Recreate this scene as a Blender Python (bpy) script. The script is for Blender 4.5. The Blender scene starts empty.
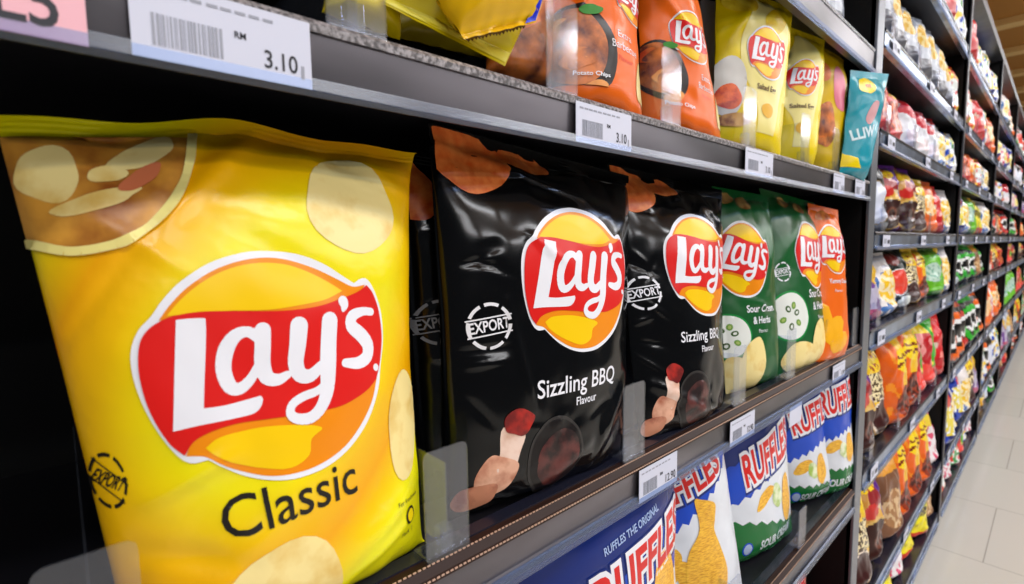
import bpy, bmesh, math, random
from mathutils import Vector, Matrix, noise
from mathutils.geometry import delaunay_2d_cdt
C = bpy.context.scene.collection
PI = math.pi
EYE = 1.32                      # the eye's height above the floor; everything is laid out from the eye, then lifted
# ------------------------------------------------------------------ camera frame
F, CX, CY = 500.0, 512.0, 292.0
Yc = Vector((1065-CX, -(238-CY), -F)).normalized()
mX = Vector((60-CX, -(253-CY), -F)); mX = (mX - Yc*mX.dot(Yc)).normalized()
Xc = -mX; Zc = Xc.cross(Yc)
R = Matrix((Xc, Yc, Zc))
def at(px, py, X):
    """point of the plane x = -X seen at a photo position"""
    d = R @ Vector((px-CX, -(py-CY), -F))
    return d * (-X/d.x)
def proj(p):
    c = R.transposed() @ Vector(p)
    return (CX + F*c.x/-c.z, CY - F*c.y/-c.z)
# ------------------------------------------------------------------ materials
def srgb(h):
    if isinstance(h, str):
        h = h.lstrip('#'); c = [int(h[i:i+2], 16)/255 for i in (0, 2, 4)]
    else: c = [x/255 for x in h]
    return tuple(((x+0.055)/1.055)**2.4 if x > 0.04045 else x/12.92 for x in c) + (1,)
MATS = {}
def new_mat(name):
    m = bpy.data.materials.new(name); m.use_nodes = True
    nt = m.node_tree; b = nt.nodes['Principled BSDF']
    return m, nt, b
def bump(nt, b, scale, strength, dist=0.001, detail=3, coord='Object', stretch=None):
    tc = nt.nodes.new('ShaderNodeTexCoord'); mp = nt.nodes.new('ShaderNodeMapping')
    if stretch: mp.inputs['Scale'].default_value = stretch
    nz = nt.nodes.new('ShaderNodeTexNoise'); nz.inputs['Scale'].default_value = scale; nz.inputs['Detail'].default_value = detail
    bp = nt.nodes.new('ShaderNodeBump'); bp.inputs['Strength'].default_value = strength; bp.inputs['Distance'].default_value = dist
    nt.links.new(tc.outputs[coord], mp.inputs[0]); nt.links.new(mp.outputs[0], nz.inputs['Vector'])
    nt.links.new(nz.outputs[0], bp.inputs['Height']); nt.links.new(bp.outputs[0], b.inputs['Normal'])
    return nz
def film(key, col, rough=0.3, spec=0.33, bstr=0.4, coat=0.0, bsc=13):
    """printed plastic film"""
    k = 'film_'+key
    if k in MATS: return MATS[k]
    m, nt, b = new_mat(k)
    b.inputs['Base Color'].default_value = srgb(col); b.inputs['Roughness'].default_value = rough
    b.inputs['Specular IOR Level'].default_value = spec
    b.inputs['Coat Weight'].default_value = coat; b.inputs['Coat Roughness'].default_value = 0.12
    bump(nt, b, bsc, bstr, 0.004, 2.5)
    MATS[k] = m; return m
def film2(key, c1, c2, scale=60, rough=0.35, lo=0.4, hi=0.6, detail=4, bstr=0.4, stretch=None):
    """printed film with a mottled two-colour picture (crisps, meat)"""
    k = 'film2_'+key
    if k in MATS: return MATS[k]
    m, nt, b = new_mat(k)
    nz = bump(nt, b, 22, bstr, 0.004, 4)
    tc = nt.nodes.new('ShaderNodeTexCoord'); mp = nt.nodes.new('ShaderNodeMapping')
    if stretch: mp.inputs['Scale'].default_value = stretch
    n2 = nt.nodes.new('ShaderNodeTexNoise'); n2.inputs['Scale'].default_value = scale; n2.inputs['Detail'].default_value = detail
    rp = nt.nodes.new('ShaderNodeValToRGB')
    rp.color_ramp.elements[0].position = lo; rp.color_ramp.elements[0].color = srgb(c1)
    rp.color_ramp.elements[1].position = hi; rp.color_ramp.elements[1].color = srgb(c2)
    nt.links.new(tc.outputs['Object'], mp.inputs[0]); nt.links.new(mp.outputs[0], n2.inputs['Vector'])
    nt.links.new(n2.outputs[0], rp.inputs[0]); nt.links.new(rp.outputs[0], b.inputs['Base Color'])
    b.inputs['Roughness'].default_value = rough
    MATS[k] = m; return m
def plain(key, col, rough=0.5, metal=0.0, spec=0.5, bumpsc=None, bstr=0.2, var=0.0, stretch=None):
    if key in MATS: return MATS[key]
    m, nt, b = new_mat(key)
    b.inputs['Roughness'].default_value = rough; b.inputs['Metallic'].default_value = metal
    b.inputs['Specular IOR Level'].default_value = spec
    b.inputs['Base Color'].default_value = srgb(col)
    nz = bump(nt, b, bumpsc or 40, bstr, 0.0006, 3, stretch=stretch)
    if var:
        rp = nt.nodes.new('ShaderNodeValToRGB'); c = srgb(col)
        rp.color_ramp.elements[0].position = 0.4; rp.color_ramp.elements[0].color = tuple(x*(1-var) for x in c[:3])+(1,)
        rp.color_ramp.elements[1].position = 0.62; rp.color_ramp.elements[1].color = tuple(min(1, x*(1+var)) for x in c[:3])+(1,)
        nt.links.new(nz.outputs[0], rp.inputs[0]); nt.links.new(rp.outputs[0], b.inputs['Base Color'])
    MATS[key] = m; return m
def clear_plastic(key='clear_plastic', tint=(0.93, 0.95, 1.0), refl=0.05, milky=0.015, rough=0.13):
    if key in MATS: return MATS[key]
    m = bpy.data.materials.new(key); m.use_nodes = True; nt = m.node_tree
    for n in list(nt.nodes): nt.nodes.remove(n)
    out = nt.nodes.new('ShaderNodeOutputMaterial'); tr = nt.nodes.new('ShaderNodeBsdfTransparent')
    tr.inputs[0].default_value = (*tint, 1)
    gl = nt.nodes.new('ShaderNodeBsdfGlossy'); gl.inputs['Roughness'].default_value = rough
    df = nt.nodes.new('ShaderNodeBsdfDiffuse'); df.inputs[0].default_value = (0.75, 0.8, 0.95, 1)
    lw = nt.nodes.new('ShaderNodeLayerWeight'); lw.inputs[0].default_value = 0.35
    mr = nt.nodes.new('ShaderNodeMapRange'); mr.inputs['To Min'].default_value = refl*0.4; mr.inputs['To Max'].default_value = 0.35
    m1 = nt.nodes.new('ShaderNodeMixShader'); m2 = nt.nodes.new('ShaderNodeMixShader'); m2.inputs[0].default_value = milky
    nt.links.new(lw.outputs['Facing'], mr.inputs[0]); nt.links.new(mr.outputs[0], m1.inputs[0])
    nt.links.new(tr.outputs[0], m1.inputs[1]); nt.links.new(gl.outputs[0], m1.inputs[2])
    nt.links.new(m1.outputs[0], m2.inputs[1]); nt.links.new(df.outputs[0], m2.inputs[2])
    nt.links.new(m2.outputs[0], out.inputs[0])
    MATS[key] = m; return m
# ------------------------------------------------------------------ objects
def tag(o, label=None, cat=None, group=None, kind=None):
    if label: o['label'] = label
    if cat: o['category'] = cat
    if group: o['group'] = group
    if kind: o['kind'] = kind
    return o
def empty(name, loc, label, cat, group=None, rz=0):
    o = bpy.data.objects.new(name, None); C.objects.link(o); o.location = loc; o.rotation_euler.z = rz
    o.empty_display_size = 0.02
    return tag(o, label, cat, group)
class MB:
    """collects faces, each with a material, into one mesh"""
    def __init__(s): s.v = []; s.f = []; s.m = []; s.mats = []; s.uv = []
    def mi(s, mat):
        if mat not in s.mats: s.mats.append(mat)
        return s.mats.index(mat)
    def add(s, verts, faces, mat, uv=None):
        o = len(s.v); k = s.mi(mat); s.v += [tuple(p) for p in verts]
        s.uv += uv if uv else [(0, 0)]*len(verts)
        for f in faces: s.f.append([i+o for i in f]); s.m.append(k)
    def box(s, a, b, mat, bev=0.0):
        (x0, y0, z0), (x1, y1, z1) = a, b
        if bev:
            bm = bmesh.new(); bmesh.ops.create_cube(bm, size=1)
            for v in bm.verts: v.co = Vector(((x0+x1)/2+v.co.x*(x1-x0), (y0+y1)/2+v.co.y*(y1-y0), (z0+z1)/2+v.co.z*(z1-z0)))
            bmesh.ops.bevel(bm, geom=bm.edges[:], offset=bev, segments=2, affect='EDGES', profile=0.5)
            bm.verts.index_update(); s.add([v.co[:] for v in bm.verts], [[v.index for v in f.verts] for f in bm.faces], mat); bm.free(); return
        vs = [(x, y, z) for x in (x0, x1) for y in (y0, y1) for z in (z0, z1)]
        s.add(vs, [(0,1,3,2),(4,6,7,5),(0,4,5,1),(2,3,7,6),(0,2,6,4),(1,5,7,3)], mat)
    def prism(s, prof, y0, y1, mat, segs=1, wob=None):
        """profile in x,z swept along y, closed"""
        n = len(prof); vs = []; fs = []
        for k in range(segs+1):
            y = y0+(y1-y0)*k/segs
            for (x, z) in prof: vs.append((x, y, z) if not wob else wob(x, y, z))
        for k in range(segs):
            for i in range(n):
                j = (i+1) % n; fs.append((k*n+i, k*n+j, (k+1)*n+j, (k+1)*n+i))
        fs.append(list(range(n))[::-1]); fs.append([segs*n+i for i in range(n)])
        s.add(vs, fs, mat)
    def tube(s, pts, r, mat, seg=8):
        vs = []; fs = []; n = len(pts)
        for i, p in enumerate(pts):
            p = Vector(p); a = Vector(pts[max(0, i-1)]); b = Vector(pts[min(n-1, i+1)]); d = (b-a).normalized()
            u = d.orthogonal().normalized() if abs(d.z) > 0.9 else d.cross(Vector((0,0,1))).normalized(); w = d.cross(u)
            for k in range(seg): vs.append(p+(u*math.cos(2*PI*k/seg)+w*math.sin(2*PI*k/seg))*r)
        for i in range(n-1):
            for k in range(seg):
                l = (k+1) % seg; fs.append((i*seg+k, i*seg+l, (i+1)*seg+l, (i+1)*seg+k))
        fs.append(list(range(seg))[::-1]); fs.append([(n-1)*seg+k for k in range(seg)])
        s.add(vs, fs, mat)
    def build(s, name, parent=None, loc=None, smooth=False):
        me = bpy.data.meshes.new(name); me.from_pydata(s.v, [], s.f)
        for m in s.mats: me.materials.append(m)
        me.polygons.foreach_set('material_index', s.m)
        if any(u != (0, 0) for u in s.uv):
            ul = me.uv_layers.new(name='UVMap')
            for l in me.loops: ul.data[l.index].uv = s.uv[l.vertex_index]
        if smooth: me.polygons.foreach_set('use_smooth', [True]*len(me.polygons))
        me.update()
        o = bpy.data.objects.new(name, me); C.objects.link(o)
        if parent: o.parent = parent
        if loc: o.location = loc
        return o
def copy_tree(o, parent=None):
    c = o.copy(); C.objects.link(c); c.parent = parent
    for ch in o.children: copy_tree(ch, c)
    return c
# ------------------------------------------------------------------ the shape of a filled bag
def sstep(x): x = max(0, min(1, x)); return x*x*(3-2*x)
class Bag:
    """front panel laid over four corners, puffed out by depth; s,t run 0..w and 0..h in metres"""
    def __init__(s, TL, TR, BL, BR, depth=0.05, seal=0.05, bseal=0.0, seed=0, inset=0.03, creases=(), crumple=0.0016, lean=None, exp=0.55, top=0.30, bot=0.16, rise=0.0, rin=0.0, wave=0.0, vmin=0.0):
        s.rin, s.wave, s.vmin = rin, wave, vmin; bseal = bseal + vmin
        s.TL, s.TR, s.BL, s.BR = map(Vector, (TL, TR, BL, BR))
        s.o = (s.BL+s.BR)/2
        s.w = ((s.TR-s.TL).length+(s.BR-s.BL).length)/2; s.h = ((s.TL-s.BL).length+(s.TR-s.BR).length)/2
        s.n = ((s.TR+s.BR-s.TL-s.BL).cross(s.TL+s.TR-s.BL-s.BR)).normalized()
        s.depth, s.seal, s.bseal, s.seed, s.inset, s.creases, s.cr = depth, seal, bseal, seed, inset, creases, crumple
        s.exp, s.topk, s.botk, s.rise = exp, top, bot, rise
        rnd = random.Random(seed); s.ph = [rnd.uniform(0, 6.28) for _ in range(8)]; s.fr = [rnd.uniform(0.8, 1.25) for _ in range(8)]
    def flat(s, u, v):
        uu = 0.5+(u-0.5)*(1-s.inset*math.sin(PI*max(0, min(1, v))))
        if s.rin: uu -= s.rin*max(0, u)*math.sin(PI*max(0, min(1, v)))**0.45
        p = (s.BL*(1-uu)+s.BR*uu)*(1-v)+(s.TL*(1-uu)+s.TR*uu)*v
        if s.rise: p = p + Vector((0, 0, 1))*s.rise*math.sin(PI*u)*v*v
        if s.wave: p = p + Vector((0, 0, 1))*s.wave*(math.sin(u*9+s.ph[4])+.6*math.sin(u*17+s.ph[5]))*sstep((v-.8)/.2)
        return p
    def g(s, v):
        a = (v-s.bseal)/s.botk; b = (1-s.seal-v)/s.topk
        a = max(0, min(1, a)); b = max(0, min(1, b))
        return math.sqrt(max(0, 1-(1-a)**2))*(1-(1-b)**2)**0.8
    def S(s, u, v, side=1):
        e = max(0, 1-(2*u-1)**2)**s.exp
        g = s.g(v); d = s.depth*e*g
        if side > 0:
            tz = math.exp(-((1-s.seal-v)/0.10)**2) if v < 1-s.seal else math.exp(-((v-1+s.seal)/0.02)**2)*0.6
            bz = math.exp(-((v-s.bseal)/0.07)**2)
            pl = (math.sin(u*23*s.fr[0]+s.ph[0])+0.7*math.sin(u*41*s.fr[1]+s.ph[1]))
            d += 0.0016*pl*tz*min(1, e*1.5)*(1 if v < 1 else 0.3)+0.0013*(math.sin(u*27*s.fr[2]+s.ph[2]))*bz*e
            d += s.cr*noise.noise(Vector((u*4.2, v*5.5, s.seed*3.1)))*2*g + s.cr*0.5*noise.noise(Vector((u*11, v*13, s.seed*1.7+9)))*g
            for (u0, v0, u1, v1, amp, wd) in s.creases:
                ax, ay = (u-u0)*s.w, (v-v0)*s.h; bx, by = (u1-u0)*s.w, (v1-v0)*s.h
                L2 = bx*bx+by*by; k = max(0, min(1, (ax*bx+ay*by)/L2))
                q = math.hypot(ax-bx*k, ay-by*k)
                if q < 4*wd: d += amp*math.exp(-(q/wd)**2)*math.sin(PI*(0.15+0.7*k))
            if v > 1-s.seal: d += 0.0005*math.sin(v*s.h*2*PI/0.0035)*0.5-(v-1+s.seal)*s.h*0.12+.0015*math.sin(u*13+s.ph[6])*(v-1+s.seal)/s.seal
        else:
            d = -d*0.6
        return s.flat(u, v) + s.n*d
    def N(s, u, v):
        h = 0.004; u0, u1 = max(0, u-h), min(1, u+h); v0, v1 = max(0, v-h), min(1, v+h)
        return (s.S(u1, v)-s.S(u0, v)).cross(s.S(u, v1)-s.S(u, v0)).normalized()
    def on(s, x, y, lay):
        u, v = x/s.w, y/s.h
        return s.S(u, v)+s.N(u, v)*(0.00035+0.00024*lay)-s.o
    # ---- meshes
    def make(s, root, mat, sealmat=None, nu=56, nv=76, back=None):
        U = [0.5-0.5*math.cos(PI*(0.04+0.92*i/nu)) for i in range(nu+1)]; U = [(x-U[0])/(U[-1]-U[0]) for x in U]
        def strip(va, vb, n, name, mt):
            m = MB()
            for side in (1, -1):
                vs = []; uv = []
                for j in range(n+1):
                    v = va+(vb-va)*j/n
                    for u in U:
                        p = s.S(u, v, side)
                        if side < 0: p = p - s.n*0.0004
                        vs.append(p-s.o); uv.append((u, v+1e-6))
                k = nu+1
                fs = [(j*k+i, j*k+i+1, (j+1)*k+i+1, (j+1)*k+i) for j in range(n) for i in range(nu)]
                if side < 0: fs = [f[::-1] for f in fs]
                m.add(vs, fs, mt if side > 0 else (back or mt), uv)
            o = m.build(name, root, smooth=True)
            return o
        cut = 1-s.seal
        strip(s.vmin, cut, nv, 'pouch', mat)
        if s.seal > 0.001: strip(cut, 1, max(8, int(s.seal*s.h/0.0009)), 'top_seal', sealmat or mat)
        return root
    def fill(s, mb, poly, mat, lay, step=0.006, holes=()):
        """fill a closed outline (metres on the panel) with triangles that follow the film"""
        pts = [Vector(p) for p in poly]; n = len(pts); edges = [(i, (i+1) % n) for i in range(n)]
        for hpoly in holes:
            b = len(pts); m = len(hpoly); pts += [Vector(p) for p in hpoly]; edges += [(b+i, b+(i+1) % m) for i in range(m)]
        x0 = min(p.x for p in pts); x1 = max(p.x for p in pts); y0 = min(p.y for p in pts); y1 = max(p.y for p in pts)
        i = math.ceil(x0/step)
        while i*step < x1:
            j = math.ceil(y0/step)
            while j*step < y1:
                q = (i*step, j*step)
                if inside(q, poly) and not any(inside(q, h) for h in holes): pts.append(Vector(q))
                j += 1
            i += 1
        ev = [(p.x, p.y) for p in pts]
        vo, eo, fo, *_ = delaunay_2d_cdt(pts, edges, [], 0, 1e-7)
        fs = []
        for f in fo:
            c = (sum(vo[k].x for k in f)/len(f), sum(vo[k].y for k in f)/len(f))
            if inside(c, poly) and not any(inside(c, h) for h in holes):
                a = (vo[f[1]]-vo[f[0]]).cross(vo[f[2]]-vo[f[0]])
                fs.append(list(f) if a > 0 else list(f)[::-1])
        mb.add([s.on(max(0, min(s.w, p.x)), max(0, min(s.h, p.y)), lay) for p in vo], fs, mat, [(p.x/s.w, p.y/s.h) for p in vo])
    def raw(s, mb, verts, faces, mat, lay):
        mb.add([s.on(max(0, min(s.w, x)), max(0, min(s.h, y)), lay) for x, y in verts], faces, mat, [(x/s.w, y/s.h) for x, y in verts])
    def text(s, mb, txt, x, y, size, mat, lay, bold=0.0, sx=1.0, align='CENTER', rot=0.0, shear=0.0, font=None, step=0.008):
        vs, fs = text2d(txt, size, bold, sx, align, shear, step)
        c, q = math.cos(rot), math.sin(rot)
        s.raw(mb, [(x+a*c-b*q, y+a*q+b*c) for a, b in vs], fs, mat, lay)
def inside(p, poly):
    x, y = p[0], p[1]; r = False; n = len(poly); j = n-1
    for i in range(n):
        xi, yi = poly[i][0], poly[i][1]; xj, yj = poly[j][0], poly[j][1]
        if (yi > y) != (yj > y) and x < (xj-xi)*(y-yi)/(yj-yi)+xi: r = not r
        j = i
    return r
TXT = {}
def text2d(txt, size, bold=0.0, sx=1.0, align='CENTER', shear=0.0, step=0.008):
    key = (txt, round(size, 5), bold, sx, align, shear, step)
    if key in TXT: return TXT[key]
    cu = bpy.data.curves.new('t', 'FONT'); cu.body = txt; cu.size = size; cu.offset = bold*size; cu.align_x = align; cu.align_y = 'CENTER'; cu.shear = shear
    cu.resolution_u = 3
    ob = bpy.data.objects.new('t', cu); C.objects.link(ob)
    dg = bpy.context.evaluated_depsgraph_get(); me = bpy.data.meshes.new_from_object(ob.evaluated_get(dg))
    bm = bmesh.new(); bm.from_mesh(me); bmesh.ops.remove_doubles(bm, verts=bm.verts[:], dist=1e-7)
    for ax in (0, 1):
        if not bm.verts: break
        lo = min(v.co[ax] for v in bm.verts); hi = max(v.co[ax] for v in bm.verts); k = math.ceil(lo/step)-.37
        while k*step < hi:
            no = Vector((1, 0, 0)) if ax == 0 else Vector((0, 1, 0))
            bmesh.ops.bisect_plane(bm, geom=bm.verts[:]+bm.edges[:]+bm.faces[:], dist=1e-7, plane_co=no*k*step, plane_no=no); k += 1
    bmesh.ops.triangulate(bm, faces=bm.faces[:])
    for f in bm.faces:
        f.normal_update()
        if f.normal.z < 0: f.normal_flip()
    bm.verts.index_update()
    r = ([(v.co.x*sx, v.co.y) for v in bm.verts], [[v.index for v in f.verts] for f in bm.faces]); bm.free()
    bpy.data.objects.remove(ob); bpy.data.curves.remove(cu); bpy.data.meshes.remove(me)
    TXT[key] = r; return r
def smooth(pts, corners=(), n=6):
    """closed Catmull-Rom curve; the points listed in corners stay sharp"""
    out = []; m = len(pts); P = [Vector(p) for p in pts]
    for i in range(m):
        p0, p1, p2, p3 = P[i-1], P[i], P[(i+1) % m], P[(i+2) % m]
        if i in corners: p0 = p1-(p2-p1)
        if (i+1) % m in corners: p3 = p2+(p2-p1)
        for k in range(n):
            t = k/n
            out.append(0.5*((2*p1)+(p2-p0)*t+(2*p0-5*p1+4*p2-p3)*t*t+(3*p1-p0-3*p2+p3)*t*t*t))
    return [(q.x, q.y) for q in out]
def openc(pts, n=8):
    out = []; P = [Vector(p) for p in pts]; m = len(P)
    for i in range(m-1):
        p0 = P[i-1] if i else P[0]*2-P[1]; p1, p2 = P[i], P[i+1]; p3 = P[i+2] if i+2 < m else P[-1]*2-P[-2]
        for k in range(n):
            t = k/n; out.append(0.5*((2*p1)+(p2-p0)*t+(2*p0-5*p1+4*p2-p3)*t*t+(3*p1-p0-3*p2+p3)*t*t*t))
    out.append(P[-1]); return out
def stroke2d(pts, n=8):
    """pts: (x, y, halfwidth) -> overlapping quads and round joints"""
    q = openc([Vector(p) for p in pts], n); vs = []; fs = []
    for i in range(len(q)-1):
        a, b = q[i], q[i+1]; d = Vector((b.x-a.x, b.y-a.y))
        if d.length < 1e-9: continue
        d.normalize(); nn = Vector((-d.y, d.x)); o = len(vs)
        vs += [(a.x-nn.x*a.z, a.y-nn.y*a.z), (b.x-nn.x*b.z, b.y-nn.y*b.z), (b.x+nn.x*b.z, b.y+nn.y*b.z), (a.x+nn.x*a.z, a.y+nn.y*a.z)]
        fs.append((o, o+1, o+2, o+3))
    for i, a in enumerate(q):
        if i % 2 and i != len(q)-1: continue
        o = len(vs); vs += [(a.x+a.z*math.cos(t*PI/7), a.y+a.z*math.sin(t*PI/7)) for t in range(14)]; fs.append(list(range(o, o+14)))
    return vs, fs
def ell(cx, cy, rx, ry, rot=0, n=36, a0=0, a1=2*PI):
    c, s = math.cos(rot), math.sin(rot); r = []
    for i in range(n if abs(a1-a0) > 6.28 else n+1):
        a = a0+(a1-a0)*i/n; x, y = rx*math.cos(a), ry*math.sin(a); r.append((cx+x*c-y*s, cy+x*s+y*c))
    return r
def blob(cx, cy, rx, ry, rot=0, seed=0, amp=0.08, n=30):
    rnd = random.Random(seed); ph = [rnd.uniform(0, 6.28) for _ in range(4)]; c, s = math.cos(rot), math.sin(rot); r = []
    for i in range(n):
        a = 2*PI*i/n; k = 1+amp*(math.sin(2*a+ph[0])+0.6*math.sin(3*a+ph[1])+0.35*math.sin(5*a+ph[2]))
        x, y = rx*k*math.cos(a), ry*k*math.sin(a); r.append((cx+x*c-y*s, cy+x*s+y*c))
    return r
# ------------------------------------------------------------------ the round emblem (sun behind a red ribbon with white script)
def LG(p):
    """emblem drawing -> centred units, width 2"""
    w = at(130+p[0]/2.654, 260+p[1]/2.654, 0.33)
    return ((w.y-LG0[0])/LG0[2], (w.z-LG0[1])/LG0[2])
_a = at(130+5/2.654, 260+290/2.654, 0.33); _b = at(130+668/2.654, 260+230/2.654, 0.33)
_c = at(130+350/2.654, 260+14/2.654, 0.33); _d = at(130+330/2.654, 260+560/2.654, 0.33)
LG0 = ((_a.y+_b.y)/2, (_c.z+_d.z)/2, (_b.y-_a.y)/2)
def lgp(pts): return [LG(p) for p in pts]
L_OUT = smooth(lgp([(350,14),(430,20),(500,45),(550,75),(580,92),(600,80),(620,82),(645,115),(665,165),(668,230),(655,290),(640,350),(605,420),(550,480),(480,525),(400,552),(330,560),(260,552),(205,532),(168,515),(125,525),(90,505),(50,450),(20,380),(5,310),(8,250),(32,200),(68,165),(100,125),(150,80),(220,40),(290,20)]), (4, 19), 4)
L_CAP = smooth(lgp([(85,176),(120,135),(170,92),(240,54),(320,34),(400,34),(470,54),(530,80),(575,100),(612,94),(585,125),(500,150),(430,162),(350,168),(260,165),(180,170)]), (0, 9), 4)
L_CAPY = smooth(lgp([(105,166),(140,130),(190,92),(250,62),(320,46),(400,48),(460,66),(520,95),(548,112),(500,134),(430,148),(350,158),(260,158),(180,162)]), (0, 8), 4)
L_RED = smooth(lgp([(85,180),(130,165),(200,158),(300,160),(400,160),(480,150),(545,130),(590,112),(615,95),(635,115),(655,160),(662,220),(652,280),(635,322),(600,350),(540,380),(480,395),(400,408),(320,418),(250,428),(190,445),(140,470),(112,506),(80,480),(50,430),(30,370),(22,300),(30,240),(50,205)]), (8, 13, 22), 4)
L_LOW = smooth(lgp([(638,320),(618,375),(582,430),(530,480),(460,520),(390,542),(320,550),(250,540),(195,522),(160,508),(114,508),(130,480),(160,458),(220,432),(300,415),(400,402),(500,388),(570,360)]), (0, 10), 4)
L_LOWY = smooth(lgp([(165,487),(200,462),(260,446),(330,434),(420,430),(470,436),(440,462),(430,500),(380,530),(310,532),(240,522),(190,506)]), (0,), 4)
L_L = smooth(lgp([(126,182),(132,176),(192,174),(199,182),(195,230),(182,320),(172,392),(220,386),(280,372),(318,362),(323,370),(316,388),(296,404),(250,415),(160,432),(90,448)]), (0, 6, 9, 15), 4)
def lgs(pts, k=1.0):
    r = []
    for (x, y, h) in pts:
        a = LG((x, y)); b = LG((x+h, y)); r.append((a[0], a[1], (b[0]-a[0])*k))
    return r
L_STROKES = [
    lgs([(332,228,16),(300,210,14),(268,218,17),(242,252,20),(231,300,20),(243,340,19),(268,345,16),(298,322,13),(322,285,10)]),
    lgs([(336,206,20),(333,245,20),(330,285,20),(338,318,19),(365,324,15),(392,312,10)]),
    lgs([(427,196,22),(421,240,21),(414,285,20),(424,312,19),(450,314,16),(480,290,12)]),
    lgs([(507,184,21),(502,235,21),(497,290,21),(491,345,18),(474,385,15),(444,412,14),(408,416,13),(390,404,12),(398,382,11),(428,364,11),(465,350,10),(492,328,8)]),
    lgs([(547,137,13),(550,146,11),(546,158,5)]),
    lgs([(628,160,9),(602,160,10),(572,172,14),(568,196,16),(594,216,17),(614,240,17),(610,268,16),(582,284,14),(544,284,10)]),
    lgs([(635,294,8),(636,295,8)])]
def emblem(bag, root, x, y, width, rot=0, lay=1, pal='', name='emblem', sy=1.0, shadow=False):
    k = width/2; c, s = math.cos(rot), math.sin(rot)
    def T(p): a, b = p[0]*k, p[1]*k*sy; return (x+a*c-b*s, y+a*s+b*c)
    mb = MB(); st = .0045
    W = film('white', '#e9e9ef', 0.3); RD = film('red', '#d81a16', 0.3)
    bag.fill(mb, [T(p) for p in L_OUT], W, lay, st)
    bag.fill(mb, [T(p) for p in L_CAP], film('orange_rim', '#eb8c05'), lay+1, st)
    bag.fill(mb, [T(p) for p in L_CAPY], film('sun', '#f4c800'), lay+2, st)
    bag.fill(mb, [T(p) for p in L_LOW], film('orange_low', '#ec8a08'), lay+1, st)
    bag.fill(mb, [T(p) for p in L_LOWY], film('sun', '#f4c800'), lay+2, st)
    bag.fill(mb, [T(p) for p in L_RED], RD, lay+3, st)
    bag.fill(mb, [T(p) for p in L_L], W, lay+4, st)
    for q in L_STROKES:
        vs, fs = stroke2d(q, 6); bag.raw(mb, [T(p) for p in vs], fs, W, lay+4)
    return mb.build(name, root, smooth=True)
def stamp(bag, root, x, y, r, mat, lay=1, rot=0.12, sx=1.0):
    """round EXPORT stamp"""
    mb = MB()
    for i in range(7):
        a0 = 2*PI*i/7+0.25; a1 = a0+2*PI/7-0.2
        if True:
            vs = []; n = 8
            for k in range(n+1):
                a = a0+(a1-a0)*k/n; vs += [(x+r*math.cos(a)*sx, y+r*math.sin(a)), (x+r*0.86*math.cos(a)*sx, y+r*0.86*math.sin(a))]
            bag.raw(mb, vs, [(2*k, 2*k+1, 2*k+3, 2*k+2) for k in range(n)], mat, lay)
    c, s = math.cos(rot), math.sin(rot)
    def Q(a, b): return (x+(a*c-b*s)*r*sx, y+(a*s+b*c)*r)
    for b in (-0.36, 0.36):
        vs = [Q(-1.0+2.0*k/8, b+e) for k in range(9) for e in (0.03, -0.03)]
        bag.raw(mb, vs, [(2*k, 2*k+1, 2*k+3, 2*k+2) for k in range(8)], mat, lay)
    bag.text(mb, 'EXPORT', x, y, r*0.66, mat, lay, bold=0.02, sx=0.74*sx, rot=rot)
    return mb.build('export_stamp', root, smooth=True)
LAMP, WORLD, EXPO = 30, 0.09, 0.0
# ------------------------------------------------------------------ the near packets
def quad(tl, tr, br, bl, xt, xb, **k):
    if not isinstance(xt, tuple): xt = (xt, xt)
    if not isinstance(xb, tuple): xb = (xb, xb)
    TL, TR, BL, BR = at(*tl, xt[0]), at(*tr, xt[1]), at(*bl, xb[0]), at(*br, xb[1])
    if -.35 < BL.z < -.15: BL, BR = BL*(-.2485/BL.z), BR*(-.2485/BR.z)      # stands on the middle shelf
    elif BL.z < -.35: BL.z = BR.z = -.6055                                  # on the lower shelf
    else: k['vmin'] = -(min(BL.z, BR.z)-.132)/((TL.z+TR.z-BL.z-BR.z)/2)      # on the upper shelf, its foot hidden by the rail
    return Bag(TL, TR, BL, BR, **k)
CR = lambda *a: a
B = {}
B['classic'] = quad((-6,112), (417,152), (425,541), (140,690), .392, .372, depth=.045, seal=.03, seed=3, inset=.01, rin=.055, rise=.006, wave=.003,
    creases=[(-.02,.58,.42,.97,-.0045,.004), (.12,.80,.27,.70,.002,.005), (.34,.97,.44,.86,.002,.005), (.02,.62,.40,.95,.003,.004), (.62,.93,.80,.88,.002,.003), (.1,.33,.3,.38,.003,.006), (.55,.05,.9,.12,.003,.005), (.25,.80,.50,.97,.003,.006), (.72,.97,.90,.90,.003,.007), (.45,.05,.95,.20,.004,.012), (.1,.1,.45,.28,.004,.012), (.35,.78,.62,.66,-.003,.01), (.05,.25,.3,.18,-.003,.008)])
B['black_back'] = quad((398,150), (600,190), (600,440), (420,505), .43, .41, depth=.04, seal=.04, seed=5, inset=.02)
B['black_one'] = quad((428,122), (629,176), (619,455), (447,522), .39, .372, depth=.04, seal=.045, seed=7, inset=.02,
    creases=[(.2,.55,.3,.25,.003,.004), (.0,.95,.6,.86,.004,.006), (.7,.12,.95,.3,.004,.01), (.25,.02,.6,.12,.004,.008), (.3,.72,.42,.66,.003,.004)])
B['black_two'] = quad((607,163), (722,190), (721,410), (640,444), (0.4, 0.365), (0.39, 0.36), exp=0.8, depth=0.035, seal=.045, seed=11, inset=.02,
    creases=[(.3,.1,.9,.04,.004,.007), (.1,.2,.6,.03,.004,.007), (.7,.9,.95,.8,.004,.01)])
B['green_one'] = quad((712,186), (768,196), (778,378), (725,394), (0.405, 0.37), (0.395, 0.36), exp=0.8, depth=0.03, seal=.04, seed=13, inset=.02,
    creases=[(.6,.5,.95,.9,.004,.01), (.2,.45,.9,.35,.003,.006)])
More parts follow.
